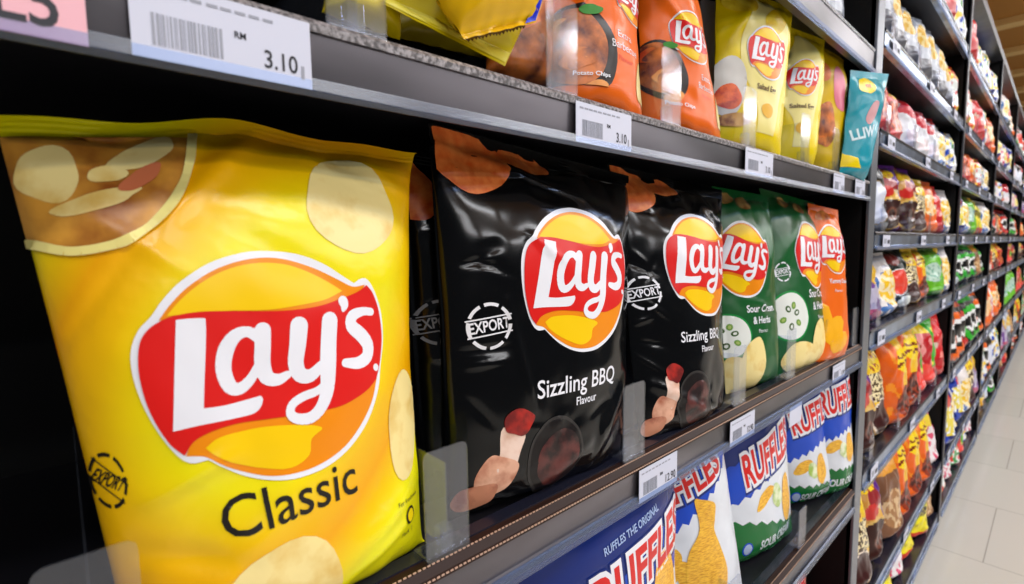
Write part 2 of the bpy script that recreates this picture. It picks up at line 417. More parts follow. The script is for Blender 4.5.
B['green_two'] = quad((760,188), (815,203), (828,356), (778,376), (0.405, 0.37), (0.395, 0.36), exp=0.8, depth=0.03, seal=.04, seed=17, inset=.03, creases=[(.1,.6,.5,.9,.004,.01)])
B['orange'] = quad((808,203), (838,210), (845,355), (813,365), (0.37, 0.342), (0.36, 0.325), exp=0.8, depth=0.03, seal=.04, seed=19, inset=.02)
# second shelf down: the ridged-crisp packets
B['ridged_one'] = quad((490,500), (669,408), (668,640), (520,760), .375, .36, depth=.05, seal=.03, seed=23, inset=.02)
B['ridged_two'] = quad((640,440), (716,398), (741,640), (655,690), (0.42, 0.36), (0.4, 0.345), exp=0.8, depth=0.03, seal=.03, seed=29, inset=.02)
B['herb_one'] = quad((700,415), (782,360), (791,550), (712,605), (0.42, 0.37), (0.4, 0.35), exp=0.8, depth=0.03, seal=.03, seed=31, inset=.02)
B['herb_two'] = quad((765,375), (824,345), (830,500), (783,545), (0.42, 0.37), (0.4, 0.35), exp=0.8, depth=0.03, seal=.03, seed=37, inset=.02)
B['herb_three'] = quad((808,355), (846,337), (852,472), (818,505), (0.375, 0.342), (0.36, 0.327), exp=0.8, depth=0.03, seal=.03, seed=41, inset=.02)
# shelf above
B['bbq_one'] = quad((552,-75), (632,-60), (641,112), (552,88), (0.41, 0.37), (0.38, 0.345), exp=0.8, depth=0.03, seal=.04, seed=43, inset=.02, creases=[(.2,.4,.35,.75,.004,.006), (.5,.9,.95,.6,.004,.006)])
B['bbq_two'] = quad((636,-50), (692,-25), (719,134), (641,112), (0.39, 0.36), (0.38, 0.35), exp=0.8, depth=0.03, seal=.04, seed=47, inset=.02, creases=[(.1,.8,.5,.5,.004,.006)])
B['egg_one'] = quad((716,-20), (793,8), (780,150), (712,132), (0.39, 0.34), (0.385, 0.335), exp=0.8, depth=0.03, seal=.04, seed=53, inset=.02, creases=[(.1,.6,.4,.95,.005,.008), (.5,.9,.95,.7,.004,.01)])
B['egg_two'] = quad((789,26), (825,40), (812,160), (779,150), (0.375, 0.35), (0.37, 0.345), exp=0.8, depth=0.03, seal=.05, seed=59, inset=.02)
B['rib'] = quad((815,38), (844,60), (838,166), (809,158), (0.37, 0.355), (0.37, 0.35), exp=0.8, depth=0.03, seal=.04, seed=61, inset=.02)
B['teal'] = quad((851,70), (889,74), (866,174), (840,167), (0.325, 0.287), (0.325, 0.303), exp=0.8, depth=0.025, seal=.07, seed=67, inset=.02, creases=[(.5,.95,.6,.6,.005,.01)])
# ------------------------------------------------------------------ materials of the near packets
WHT = film('white', '#e9e9ef', 0.3); RED = film('red', '#d81a16', 0.3)
BLK = film('black', '#050506', 0.15, 0.35, 0.55, coat=0.1, bsc=8); GRN = film('green', '#045620', 0.3, 0.5, 0.7)
ORG = film('orange', '#ee6a12', 0.28); BLU = film('blue', '#0b46c0', 0.25); DBLU = film('dark_blue', '#0a2570', 0.25)
PANEL = film('offwhite', '#dfe3ea', 0.25, bstr=0.9); DGRN = film('deep_green', '#0c6a2e', 0.25); INK = film('ink', '#1c1712', 0.35)
YEL = film('yellow', '#efd200', 0.3); PALE = film('pale_yellow', '#efe08a', 0.3); GOLD = film('gold', '#e8ae00', 0.3)
TEAL = film('teal', '#0e93a6', 0.25, bstr=0.9); GREYINK = film('grey_ink', '#8e8e92', 0.35)
CRISP = film2('crisp', '#dcb250', '#f2dc92', 38, lo=0.25, hi=0.5); CRISPO = film2('paprika_crisp', '#e05a18', '#ff9448', 90, lo=0.3, hi=0.7)
MEAT = film2('meat', '#b5694c', '#e9b294', 40); BLOODY = film2('sauce_red', '#6d0d0a', '#b32318', 60); SAUCE = film2('dark_sauce', '#1e0b0a', '#5d2a26', 50)
RIBS = film2('ribs', '#5b1a0a', '#e07a28', 38, lo=0.35, hi=0.62); BOWL = film('bowl_dark', '#20140f', 0.3); LEAF = film('leaf', '#2f8a1e', 0.4)
BRCR = film2('brown_crisp', '#7a4a1c', '#caa05a', 40); CREAM = film('dip', '#e3e6df', 0.35); CHIVE = film('chive', '#6e9a3a', 0.4)
RIDGE = film2('ridged_crisp', '#d68b05', '#ffc83a', 120, lo=0.35, hi=0.6, stretch=(1, 1, 6)); PINK = film('pink', '#e07a90')
def classic_film():
    m, nt, b = new_mat('film_yellow_gold')
    bump(nt, b, 16, 0.7, 0.004, 4)
    uv = nt.nodes.new('ShaderNodeUVMap'); sx = nt.nodes.new('ShaderNodeSeparateXYZ'); nt.links.new(uv.outputs[0], sx.inputs[0])
    def mth(op, a, c=None, d=None):
        n = nt.nodes.new('ShaderNodeMath'); n.operation = op
        for i, q in enumerate((a, c, d)):
            if q is None: continue
            if isinstance(q, (int, float)): n.inputs[i].default_value = q
            else: nt.links.new(q, n.inputs[i])
        return n.outputs[0]
    u, v = sx.outputs[0], sx.outputs[1]
    dx = mth('MULTIPLY', mth('SUBTRACT', u, 0.5), 0.85); dy = mth('MULTIPLY', mth('SUBTRACT', v, 0.56), 1.25)
    tw = mth('ADD', dy, mth('MULTIPLY', dx, -0.45))
    r = mth('SQRT', mth('ADD', mth('MULTIPLY', dx, dx), mth('MULTIPLY', tw, tw)))
    rp = nt.nodes.new('ShaderNodeValToRGB'); cr = rp.color_ramp
    cols = [(0.0, '#efe000'), (0.29, '#efe000'), (0.40, '#f0bc00'), (0.50, '#eea600'), (0.58, '#efc800'), (0.66, '#eee600'), (1.0, '#eee400')]
    while len(cr.elements) < len(cols): cr.elements.new(0.5)
    for e, (p, c) in zip(cr.elements, cols): e.position = p; e.color = srgb(c)
    nt.links.new(r, rp.inputs[0]); nt.links.new(rp.outputs[0], b.inputs['Base Color'])
    b.inputs['Roughness'].default_value = 0.27
    return m
CLS = classic_film()
def root_of(b, label, cat='packet', group=None, name='crisp_packet'):
    return empty(name, b.o, label, cat, group)
def P(b, u, v): return (u*b.w, v*b.h)
def PP(b, pts): return [(u*b.w, v*b.h) for u, v in pts]
# ---- the big yellow packet
b = B['classic']; r = root_of(b, 'big yellow packet of Classic crisps, nearest and largest of all')
b.make(r, CLS, nu=90, nv=130)
mb = MB()
rim = openc([Vector(p) for p in PP(b, [(0, .780), (.07, .755), (.16, .762), (.24, .80), (.30, .86), (.345, .955)])], 6)
b.fill(mb, [(p.x, p.y) for p in rim]+[(b.w*.29, b.h*.962), (0, b.h*.962)], film2('bowl_of_crisps', '#8e4d16', '#d99a38', 25, lo=.35, hi=.6), 2, .003)
for k, (u, v, rx, ry, ro) in enumerate([(.06, .89, .013, .016, 0), (.235, .925, .017, .008, .5), (.13, .835, .020, .005, .25), (.16, .885, .008, .006, .2)]):
    b.fill(mb, [(max(0, x), min(b.h*.962, y)) for x, y in blob(*P(b, u, v), rx, ry, ro, k, .1)], CRISP, 3+k*.3, .003)
b.fill(mb, blob(*P(b, .22, .875), .012, .005, .7, 8, .1), film('ham', '#c8704a'), 5, .004)
vs, fs = stroke2d([(p.x, p.y, .0024) for p in rim[::6]]+[(rim[-1].x, rim[-1].y, .0024)], 6); b.raw(mb, [(x, min(y, b.h*.962)) for x, y in vs], fs, PALE, 6)
mb.build('bowl_picture', r, smooth=True)
for k, (u, v, rx, ry, ro) in enumerate([(.735, .830, .037, .036, .4), (.365, .085, .044, .038, .1), (.890, .330, .020, .040, -.1)]):
    mb = MB(); b.fill(mb, blob(*P(b, u, v), rx, ry, ro, 20+k, .06), CRISP, 1, .005); mb.build('crisp_picture', r, smooth=True)
emblem(b, r, *P(b, .468, .520), .158, 0, 2, sy=1.0)
mb = MB(); b.text(mb, 'Classic', *P(b, .448, .264), .035, INK, 1, bold=.004, sx=.98); mb.build('flavour_lettering', r, smooth=True)
mb = MB(); b.text(mb, 'For freshness', *P(b, .86, .165), .005, INK, 1); b.fill(mb, ell(*P(b, .87, .125), .006, .007), INK, 1); b.fill(mb, ell(*P(b, .87, .125), .0042, .005), YEL, 2)
b.text(mb, 'Pack 1', *P(b, .86, .085), .006, INK, 1); mb.build('small_print', r, smooth=True)
stamp(b, r, *P(b, .036, .375), .016, INK, 1, rot=-.6, sx=.5)
# ---- black packets
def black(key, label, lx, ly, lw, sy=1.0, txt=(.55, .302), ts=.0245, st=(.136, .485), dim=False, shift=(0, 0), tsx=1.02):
    b = B[key]; r = root_of(b, label, group='black packets of barbecue crisps on the middle shelf'); q = random.Random(b.seed); cs = list(b.creases)
    for k in range(26):
        v0 = q.choice((q.uniform(.84, .97), q.uniform(.01, .22), q.uniform(.01, .12))); u0 = q.uniform(.05, .9); a = q.uniform(-.5, .5)+(.9 if k % 3 == 0 else 0); l = q.uniform(.06, .2)
        cs.append((u0, v0, u0+l*math.cos(a), v0+l*.7*math.sin(a), q.choice((-1, 1))*q.uniform(.0009, .0018), q.uniform(.0025, .005)))
    for k in range(7): v0 = q.uniform(.3, .8); cs.append((q.uniform(.0, .12), v0, q.uniform(.12, .24), v0+q.uniform(-.08, .08), q.choice((-1, 1))*.0013, .003))
    b.creases = cs
    b.make(r, BLK, nu=90, nv=120)
    if lx: emblem(b, r, *P(b, lx, ly), lw, 0, 1, sy=sy)
    stamp(b, r, *P(b, *st), .0215, film('stamp_shaded', '#77777a') if dim else WHT, 1)  # set-back packet's white stamp: shade of the gap put into a grey
    for k, (u, v, rx, ry, ro) in enumerate([(.135, .915, .037, .031, .5), (.36, .945, .030, .014, -.2), (.05, .975, .018, .008, 0)] if not dim else [(.03, .89, .02, .03, 0)]):
        mb = MB(); b.fill(mb, [(max(.003, x), min(b.h*.995, y)) for x, y in blob(b.w*(u+shift[0]), b.h*(v+shift[1]), rx, ry, ro, 30+k, .08)], CRISPO, 1+k*.5, .005); mb.build('crisp_picture', r, smooth=True)
    if dim: return r
    mb = MB(); b.text(mb, 'Sizzling BBQ', *P(b, *txt), ts, WHT, 1, bold=.01, sx=tsx); mb.build('flavour_lettering', r, smooth=True)
    mb = MB(); b.text(mb, 'Flavour', *P(b, txt[0]+.03, txt[1]-.052), .0115, WHT, 1, bold=.01); mb.build('small_lettering', r, smooth=True)
    mb = MB(); q = lambda pts: [P(b, *p) for p in pts]
    b.fill(mb, smooth(q([(.175, .225), (.262, .20), (.243, .15), (.222, .11), (.155, .11), (.165, .16)]), (), 4), film2('bone', '#d9ab92', '#f1d3c2', 40), 1, .004)
    b.fill(mb, smooth(q([(.135, .158), (.175, .150), (.235, .13), (.24, .105), (.21, .068), (.15, .052), (.09, .06), (.078, .10), (.10, .135)]), (), 4), MEAT, 1.5, .004)
    b.fill(mb, smooth(q([(.150, .085), (.168, .07), (.155, .040), (.11, .028), (.04, .022), (.008, .04), (.03, .075), (.08, .085)]), (), 4), film2('meat_dark', '#8a4130', '#cf8a6a', 40), 2, .004)
    b.fill(mb, smooth(q([(.182, .25), (.235, .268), (.30, .243), (.285, .215), (.255, .195), (.215, .205), (.185, .215)]), (), 4), BLOODY, 3, .004)
    mb.build('drumstick_picture', r, smooth=True)
    mb = MB(); b.fill(mb, ell(*P(b, .42, .115), .037, .040, .5), film('bowl_rim', '#33302e'), 1, .005); b.fill(mb, ell(*P(b, .42, .115), .034, .037, .5), film('bowl_in', '#151010'), 2, .005)
    b.fill(mb, blob(*P(b, .43, .11), .027, .029, .5, 4, .05), SAUCE, 3, .005); mb.build('sauce_bowl_picture', r, smooth=True)
    return r
black('black_one', 'larger black Sizzling BBQ packet, right beside the big yellow one', .570, .606, .172, .99)
black('black_two', 'smaller black Sizzling BBQ packet, right beside the green packets', .60, .637, .163, .98, txt=(.53, .355), ts=.0195, st=(.096, .527), tsx=1.0)
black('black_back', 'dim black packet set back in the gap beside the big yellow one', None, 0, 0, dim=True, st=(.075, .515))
# ---- green and orange packets at the end of the middle shelf
def herbs(key, label, lx, ly, lw, bowl, crisps, words, st=None, top=((.55, .95),), rot=0, sy=1.1):
    b = B[key]; r = root_of(b, label, group='green packets of herb crisps on the middle shelf'); b.make(r, GRN, nu=44, nv=64)
    emblem(b, r, *P(b, lx, ly), lw, rot, 2, sy=sy)
    if st: stamp(b, r, *P(b, *st), .0185, WHT, 1)
    mb = MB(); x, y = P(b, *words); s = lw*.155
    for k, t in enumerate(('Sour Cream', '& Herbs')): b.text(mb, t, x, y-k*s*1.15, s, WHT, 1, bold=.02, sx=.85)
    b.text(mb, 'Flavour', x, y-2.2*s, s*.5, WHT, 1); mb.build('flavour_lettering', r, smooth=True)
    mb = MB(); cx, cy = P(b, *bowl); R_ = lw*.34
    b.fill(mb, ell(cx, cy, R_*1.06, R_), film('green_ring', '#0b8a3a'), 1, .005); b.fill(mb, ell(cx, cy, R_*.97, R_*.92), CREAM, 2, .005)
    for k in range(6):
        a = k*1.05+.3; x1, y1 = cx+R_*.45*math.cos(a)*(.6+.4*(k % 2)), cy+R_*.42*math.sin(a)
        b.fill(mb, ell(x1, y1, R_*.15, R_*.12, a, 14), CHIVE if k % 2 else film('chive_dark', '#3c5a24'), 3, .005); b.fill(mb, ell(x1, y1, R_*.08, R_*.06, a, 10), CREAM if not k % 2 else film('chive_light', '#a8bc6a'), 4, .005)
    mb.build('dip_picture', r, smooth=True)
    for k, (u, v, rx, ry, ro) in enumerate(crisps):
        mb = MB(); b.fill(mb, [(max(0, min(b.w, p)), max(0, q)) for p, q in blob(*P(b, u, v), rx, ry, ro, 60+k, .07)], CRISP if k < 3 else BRCR, 5+k*.6, .005); mb.build('crisp_picture', r, smooth=True)
    for u, v in top:
        mb = MB(); b.fill(mb, blob(*P(b, u, v), .022, .011, .3, 5, .1), BRCR, 1, .005); mb.build('crisp_picture', r, smooth=True)
herbs('green_one', 'green Sour Cream & Herbs packet right beside the second black packet', .28, .645, .110, (.03, .27), [(.30, .12, .026, .05, -.2), (.12, .07, .03, .035, .2)], (.47, .395), top=((.45, .93), (.15, .95)), rot=-.22, sy=1.30)
herbs('green_two', 'green herb packet with a round EXPORT stamp, beside the orange packet', .57, .643, .140, (.16, .30), [(.52, .12, .028, .055, -.25), (.25, .07, .05, .03, .1)], (.60, .412), (.113, .540), top=((.55, .92), (.3, .94)))
b = B['orange']; r = root_of(b, 'orange cheese packet at the far end of the middle shelf'); b.make(r, ORG, nu=40, nv=60)
emblem(b, r, *P(b, .40, .71), .088, 0, 1, sy=1.35)
mb = MB(); b.text(mb, 'Yummy Cheese', *P(b, .48, .50), .013, WHT, 1, bold=.02, sx=.8); b.text(mb, 'Flavour', *P(b, .42, .44), .008, WHT, 1); mb.build('flavour_lettering', r, smooth=True)
for k, (u, v, rx, ry, ro) in enumerate([(.12, .25, .022, .04, .3), (.3, .20, .02, .035, -.5), (.42, .12, .03, .02, .2)]):
    mb = MB(); b.fill(mb, blob(*P(b, u, v), rx, ry, ro, k, .1, 9), film('cheese', '#f7b21a'), 1+k*.5, .005); mb.build('cheese_picture', r, smooth=True)
mb = MB(); b.fill(mb, blob(*P(b, .35, .93), .03, .012, .2, 3, .1), film2('dull_crisp', '#a04a14', '#d8853a', 50), 1, .005); mb.build('crisp_picture', r, smooth=True)
# ---- ridged crisp packets on the lower shelf
def zig(x0, x1, y0, y1, n, amp):
    return [(x0+(x1-x0)*k/(2*n), y0+(y1-y0)*k/(2*n)+(amp if k % 2 else 0)) for k in range(2*n+1)]
def ridged(key, label, green, grp, word, wsize, wrot=0.0, zt=.60, zb=.20, slope=.14, crisps=(), sub=None, slog=None, wx=.82, zb2=.08, poly=None):
    b = B[key]; r = root_of(b, label, group=grp); b.make(r, DBLU, nu=50, nv=70)
    w, h = b.w, b.h; mb = MB()
    top = zig(0, w, h*(zt+.24), h*(zt+.24+slope), 9, .007); low = zig(0, w, h*zt, h*(zt+slope*1.15), 9, .010)
    b.fill(mb, top[::-1]+low, BLU, 1, .007)
    bot = zig(0, w, h*zb, h*zb2, 8, .008) if green else [(0, 0), (w, 0)]
    b.fill(mb, low[::-1]+bot, PANEL, 1, .007)
    if green:
        bot2 = bot; b.fill(mb, bot2[::-1]+[(0, h*.01), (w, h*.01)], DGRN, 1, .007)
    mb.build('colour_bands', r, smooth=True)
    x, y = P(b, *word); mb = MB()
    for k, (m_, bo) in enumerate(((DBLU, .16), (WHT, .115), (RED, .03))): b.text(mb, 'RUFFLES', x+(.001 if k == 0 else 0), y-(.0015 if k == 0 else 0), wsize, m_, 2+k, bold=bo, sx=wx, rot=wrot)
    mb.build('brand_lettering', r, smooth=True)
    if slog: mb = MB(); b.text(mb, 'RUFFLES THE ORIGINAL', *P(b, *slog), .013, film('slogan', '#9fb4dd'), 2, bold=.02, sx=.8, rot=wrot); mb.build('slogan_lettering', r, smooth=True)
    if poly: mb = MB(); b.fill(mb, smooth(PP(b, poly), (), 4), RIDGE, 6, .005); mb.build('crisp_picture', r, smooth=True)
    for k, (u, v, rx, ry, ro) in enumerate(crisps):
        mb = MB(); b.fill(mb, [(max(0, min(w, p)), max(0, q)) for p, q in blob(*P(b, u, v), rx, ry, ro, 80+k, .12)], RIDGE if not (green and k == 1) else film2('onion_green', '#9fc04e', '#eef3d0', 40), 3+k*.6, .005); mb.build('crisp_picture', r, smooth=True)
    if green:
        mb = MB(); b.text(mb, 'SOUR CREAM', *P(b, *sub), .026, PANEL, 2, bold=.03, sx=.72, shear=.15); b.text(mb, '& ONION', sub[0]*w, sub[1]*h-.024, .018, film('pale_green', '#7ec49a'), 2, sx=.9, shear=.15)
        b.fill(mb, ell(*P(b, max(.06, sub[0]-.36), sub[1]+.012), .013, .014), BLU, 2, .005); b.fill(mb, ell(*P(b, max(.06, sub[0]-.36), sub[1]+.012), .010, .011), film('badge', '#a8b8d8'), 3, .005); mb.build('flavour_lettering', r, smooth=True)
G1 = 'blue and white ridged crisp packets on the lower shelf'
ridged('ridged_one', 'blue ridged-crisp packet with big red lettering, nearest on the shelf below the black packets', False, G1, (.60, .600), .075, .07, zt=.34, crisps=[(.75, .46, .03, .05, .3), (.62, .35, .04, .03, 0)], slog=(.52, .745), wx=.74, slope=.1)
ridged('ridged_two', 'blue and white ridged-crisp packet with large yellow ridged crisps, tucked under the rail', False, G1, (.34, .72), .062, .22, zt=.44, slope=.25, crisps=[(.14, .33, .014, .035, -.35), (.30, .27, .02, .035, .5)], poly=[(.42, .64), (.50, .635), (.66, .585), (.64, .51), (.62, .45), (.68, .34), (.72, .2), (.60, .10), (.30, .16), (.26, .28), (.31, .40), (.44, .50)], wx=.72)
G2 = 'blue, white and green ridged crisp packets on the lower shelf'
ridged('herb_one', 'first of three green-banded ridged-crisp packets, nearest to the camera', True, G2, (.60, .590), .088, .10, zt=.36, zb=.32, zb2=.10, slope=.14, crisps=[(.50, .37, .028, .014, .5), (.66, .34, .018, .024, 0), (.82, .28, .02, .05, .1)], sub=(.64, .10), wx=.50)
ridged('herb_two', 'middle one of the three green-banded ridged-crisp packets', True, G2, (.54, .63), .078, .10, zt=.32, zb=.15, zb2=.10, slope=.12, crisps=[(.28, .29, .026, .016, .4), (.42, .25, .018, .02, 0), (.58, .24, .018, .04, .1)], sub=(.5, .06), wx=.52)
ridged('herb_three', 'last green-banded ridged-crisp packet, against the dark upright', True, G2, (.46, .665), .082, .06, zt=.38, zb=.19, zb2=.17, slope=.08, crisps=[(.25, .36, .022, .016, .4), (.44, .32, .016, .02, 0), (.60, .32, .016, .04, .1)], sub=(.45, .10), wx=.42)
# ---- shelf above
def bbq(key, label, lx, ly, lw, words, bowl, ts, bs):
    b = B[key]; r = root_of(b, label, group='orange packets of barbecue crisps on the upper shelf'); b.make(r, ORG, nu=44, nv=50)
    mb = MB(); cx, cy = P(b, *bowl)
    b.fill(mb, [(max(0, min(b.w, x)), max(0, y)) for x, y in ell(cx, cy, bs*1.14, bs*1.5, .2)], BOWL, 1, .005)
    b.fill(mb, [(max(0, min(b.w, x)), max(0, y)) for x, y in ell(cx-bs*.12, cy+bs*.10, bs*.95, bs*1.25, .2)], RIBS, 2, .005)
    for k in range(5): b.fill(mb, [(max(0, x), max(0, y)) for x, y in blob(cx+bs*(-.5+.22*k), cy+bs*(.7-.5*k+.5*(k % 2)), bs*.42, bs*.30, .5, k, .12)], RIBS if k % 2 else film2('glazed', '#b5380c', '#f09a3c', 30, lo=.3, hi=.6), 3+k*.4, .005)
    b.fill(mb, [(x, min(b.h*.94, y)) for x, y in blob(cx+bs*.35, cy+bs*1.25, bs*.35, bs*.16, .2, 9, .1)], LEAF, 6, .005)
    mb.build('ribs_picture', r, smooth=True)
    emblem(b, r, *P(b, lx, ly), lw, 0, 1)
    mb = MB(); x, y = P(b, *words)
    for k, t in enumerate(('Extra', 'Barbecue')): b.text(mb, t, x, y-k*ts*1.1, ts, WHT, 1, bold=.0, sx=.85)
    b.text(mb, 'Flavour', x, y-ts*2.2, ts*.6, film('flav', '#e8451f'), 1, bold=.01); mb.build('flavour_lettering', r, smooth=True)
    mb = MB(); b.fill(mb, [(min(b.w, p), max(0, q)) for p, q in blob(*P(b, .93, .10), .012, .03, 0, 3, .08)], CRISP, 1, .005)
    b.text(mb, 'Potato Chips', *P(b, .30, .06), .007, WHT, 8, bold=.02); mb.build('crisp_picture', r, smooth=True)
bbq('bbq_one', 'left one of two orange barbecue packets on the upper shelf', .80, .56, .058, (.66, .315), (.18, .20), .0125, .036)
bbq('bbq_two', 'right one of two orange barbecue packets, beside the pale yellow packets', .52, .50, .072, (.66, .27), (.16, .26), .0105, .026)
def egg(key, label, lx, ly, lw, word, big, sy=1.08):
    b = B[key]; r = root_of(b, label, group='pale yellow egg flavour packets on the upper shelf'); b.make(r, YEL, nu=44, nv=50)
    mb = MB(); w, h = b.w, b.h
    b.fill(mb, smooth(PP(b, [(lx-.10, .93), (lx+.14, .93), (lx+.32, .7), (lx+.30, .45), (lx+.22, .25), (lx+.15, .02), (lx-.1, .02), (lx-.12, .2), (lx-.30, .45), (lx-.28, .7)]), (0, 1, 5, 6), 5), PALE, 1, .006)
    if big:
        b.fill(mb, [(max(0, x), y) for x, y in blob(*P(b, .10, .30), .028, .048, .0, 2, .04)], film('egg_white', '#d9d6cf'), 3, .005)
        b.fill(mb, [(max(0, x), y) for x, y in blob(*P(b, .11, .23), .018, .022, .0, 3, .05)], film2('yolk', '#c22c0c', '#f06a2a', 60), 4, .005)
        b.fill(mb, blob(*P(b, .17, .08), .025, .012, .1, 3, .08), film2('brown_crisp2', '#8a4d1c', '#d8a050', 50), 5, .005)
        b.fill(mb, blob(*P(b, .22, .88), .030, .024, .1, 3, .05), film2('gold_crisp', '#d9b000', '#f6dc3a', 30), 3, .005)
        b.fill(mb, blob(*P(b, .60, .78), .03, .02, .7, 4, .05), film2('gold_crisp', '#d9b000', '#f6dc3a', 30), 3, .005)
    b.fill(mb, blob(*P(b, lx+.02, .17), .013, .012, 0, 8, .05), GOLD, 4, .005)
    mb.build('crisp_picture', r, smooth=True)
    emblem(b, r, *P(b, lx, ly), lw, 0, 5, sy=sy)
    mb = MB(); b.text(mb, word, *P(b, lx, ly-.235), .012, film('brownink', '#5a3a10'), 5, bold=.02, sx=.9); mb.build('flavour_lettering', r, smooth=True)
egg('egg_one', 'large pale yellow packet with an egg yolk picture, beside the orange packets', .50, .55, .088, 'Salted Egg', True)
egg('egg_two', 'narrow pale yellow packet right of the large egg picture one', .24, .575, .056, 'Salted Egg', False, 1.45)
b = B['rib']; r = root_of(b, 'yellow packet with a red rib picture, left of the teal one'); b.make(r, film('dull_yellow', '#dcb400'), nu=30, nv=40)
mb = MB(); b.fill(mb, blob(*P(b, .17, .28), .022, .05, 0, 3, .08), RIBS, 1, .005); b.fill(mb, blob(*P(b, .1, .72), .014, .02, 0, 3, .08), CRISPO, 1, .005); b.fill(mb, blob(*P(b, .42, .6), .02, .05, .2, 3, .08), PINK, 1, .005); mb.build('meat_picture', r, smooth=True)
b = B['teal']; r = root_of(b, 'teal blue packet leaning against the upright at the far end of the upper shelf'); b.make(r, TEAL, nu=40, nv=46)
mb = MB(); b.fill(mb, blob(*P(b, .30, .83), .020, .022, 0, 3, .09), YEL, 1, .005); b.text(mb, 'mi', *P(b, .32, .83), .016, RED, 2, bold=.03)
b.text(mb, 'LLIW', *P(b, .30, .34), .034, film('tealtext', '#cfe6ec'), 1, bold=.03, rot=.25, sx=.8); b.fill(mb, blob(*P(b, .42, .55), .012, .03, -.3, 3, .06), film('rosy', '#c98f92'), 1, .005)
b.fill(mb, [(0, 0), (b.w*.4, 0), (b.w*.25, b.h*.09), (0, b.h*.14)], YEL, 1, .006); mb.build('print', r, smooth=True)
# ---- the yellow packets lying at the left of the upper shelf
def pack(key, mat, label, **k):
    b = B[key]; r = root_of(b, label, **k); b.make(r, mat, nu=40, nv=50); return b, r
# ------------------------------------------------------------------ shelving
STEEL = plain('brushed_grey_metal', '#5c585c', 0.30, 0.7, bumpsc=10, bstr=0.25, var=0.45, stretch=(1, 0.25, 1))
STEELD = plain('dark_steel', '#3a3a40', 0.35, 0.6, bumpsc=18, bstr=0.2, var=0.2)
BLACK = plain('black_board', '#070708', 0.6, spec=0.2); DECKM = plain('shelf_board', '#131217', 0.42, 0.0, bumpsc=30)
BROWN = plain('brown_ribbed_strip', '#2b1710', 0.5, spec=0.25); SILVER = plain('speckled_silver', '#a5a0a2', 0.35, 0.6, bumpsc=300, bstr=0.9, var=0.5)
STITCH = plain('pale_stitching', '#c9a48e', 0.4); LIPM = clear_plastic('clear_lip', (0.62, 0.72, 0.9), 0.05, 0.03, 0.3); CLEAR = clear_plastic('clear_divider')
LILAC = plain('lilac_plastic', '#1c1d2a', 0.25, spec=0.5); POSTM = plain('upright_metal', '#70747c', 0.35, 0.6)
TAGW = plain('tag_paper', '#ced0e0', 0.45); TAGP = plain('tag_pink', '#eeb3bd', 0.45); TINK = plain('tag_ink', '#2b2b33', 0.6); TGREY = plain('tag_grey', '#9a9ca8', 0.6)
XF = -.311; XB = -.80
FARS = plain('far_rail_metal', '#8494ac', 0.25, 0.75, bumpsc=12, bstr=0.25, var=0.4)  # lighter and bluer than the near rails: reflected light put into the colour
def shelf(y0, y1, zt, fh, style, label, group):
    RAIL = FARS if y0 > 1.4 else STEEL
    r = empty('store_shelf', (XF, (y0+y1)/2, zt), label, 'shelf', group); L = (y1-y0)/2
    m = MB(); m.box((-.47, -L, -.022), (-.012, L, -.006), DECKM); m.build('deck', r)
    m = MB()
    m.prism([(-.014, -.004), (-.002, -.004), (0, -.007), (-.001, -fh*.8), (.003, -fh+.003), (.001, -fh), (-.012, -fh), (-.014, -fh*.6)], -L, L, RAIL, 1); m.build('price_rail', r)
    m = MB(); m.prism([(.0015, -fh*.82), (.004, -fh*.84), (.0065, -fh-.001), (.003, -fh-.004), (.0035, -fh*.85)], -L, L, LIPM); m.build('clear_lip', r)
    m = MB()
    if style == 'brown':
        m.prism([(-.012, -.001), (-.002, -.001), (.003, -.006), (.003, -.0115), (-.001, -.0125), (-.012, -.006)], -L, L, BROWN); m.build('brown_strip', r)
        for px, pz, in ((-.003, -.0006), (.0034, -.0085)):
            s = MB(); n = int((y1-y0)/.0042)
            for k in range(n):
                y = -L+k*.0042; s.box((px-.0005, y, pz-.0006), (px+.0005, y+.0026, pz+.0006), STITCH)
            tag(s.build('stitching', r), kind='stuff')
        m = MB(); m.box((-.026, -L, -.004), (-.012, L, .0005), LILAC); m.build('clip_channel', r)
    elif style == 'silver':
        m.prism([(-.010, 0), (.001, 0), (.003, -.003), (.002, -.0075), (-.010, -.006)], -L, L, SILVER); m.build('silver_strip', r)
    else:
        m.prism([(-.03, .001), (-.001, .001), (.002, -.003), (.001, -.008), (-.03, -.006)], -L, L, LILAC); m.build('clip_channel', r)
    return r
LV1 = [(.429, .055, 'plain', 'top shelf of the near bay, above the yellow and teal packets'), (.137, .042, 'silver', 'near shelf with silver strip, above the big yellow packet'),
       (-.243, .050, 'brown', 'near shelf with brown stitched strip under the big yellow and black packets'), (-.60, .055, 'brown', 'near shelf carrying the blue ridged-crisp packets'),
       (-.985, .055, 'plain', 'lowest near shelf in the dark below the blue packets')]
for z, fh, st, lb in LV1: shelf(-.395, 1.393, z, fh, st, lb, 'shelves of the near bay')
BAYS = [1.475+1.44*k for k in range(8)]
LV = [(-1.215, .05), (-.975, .045), (-.585, .05), (-.222, .05), (.022, .042), (.268, .042), (.497, .045), (.785, .045)]
LVN = ['lowest', 'second lowest', 'third', 'fourth', 'fifth', 'sixth', 'seventh', 'top']
ORDN = ['second', 'third', 'fourth', 'fifth', 'sixth', 'seventh', 'eighth', 'farthest']
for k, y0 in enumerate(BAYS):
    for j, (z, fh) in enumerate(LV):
        shelf(y0+.002, y0+1.357, z, fh, 'plain', '%s shelf up in the %s bay along the aisle' % (LVN[j], ORDN[k]), 'shelves of the far bays')
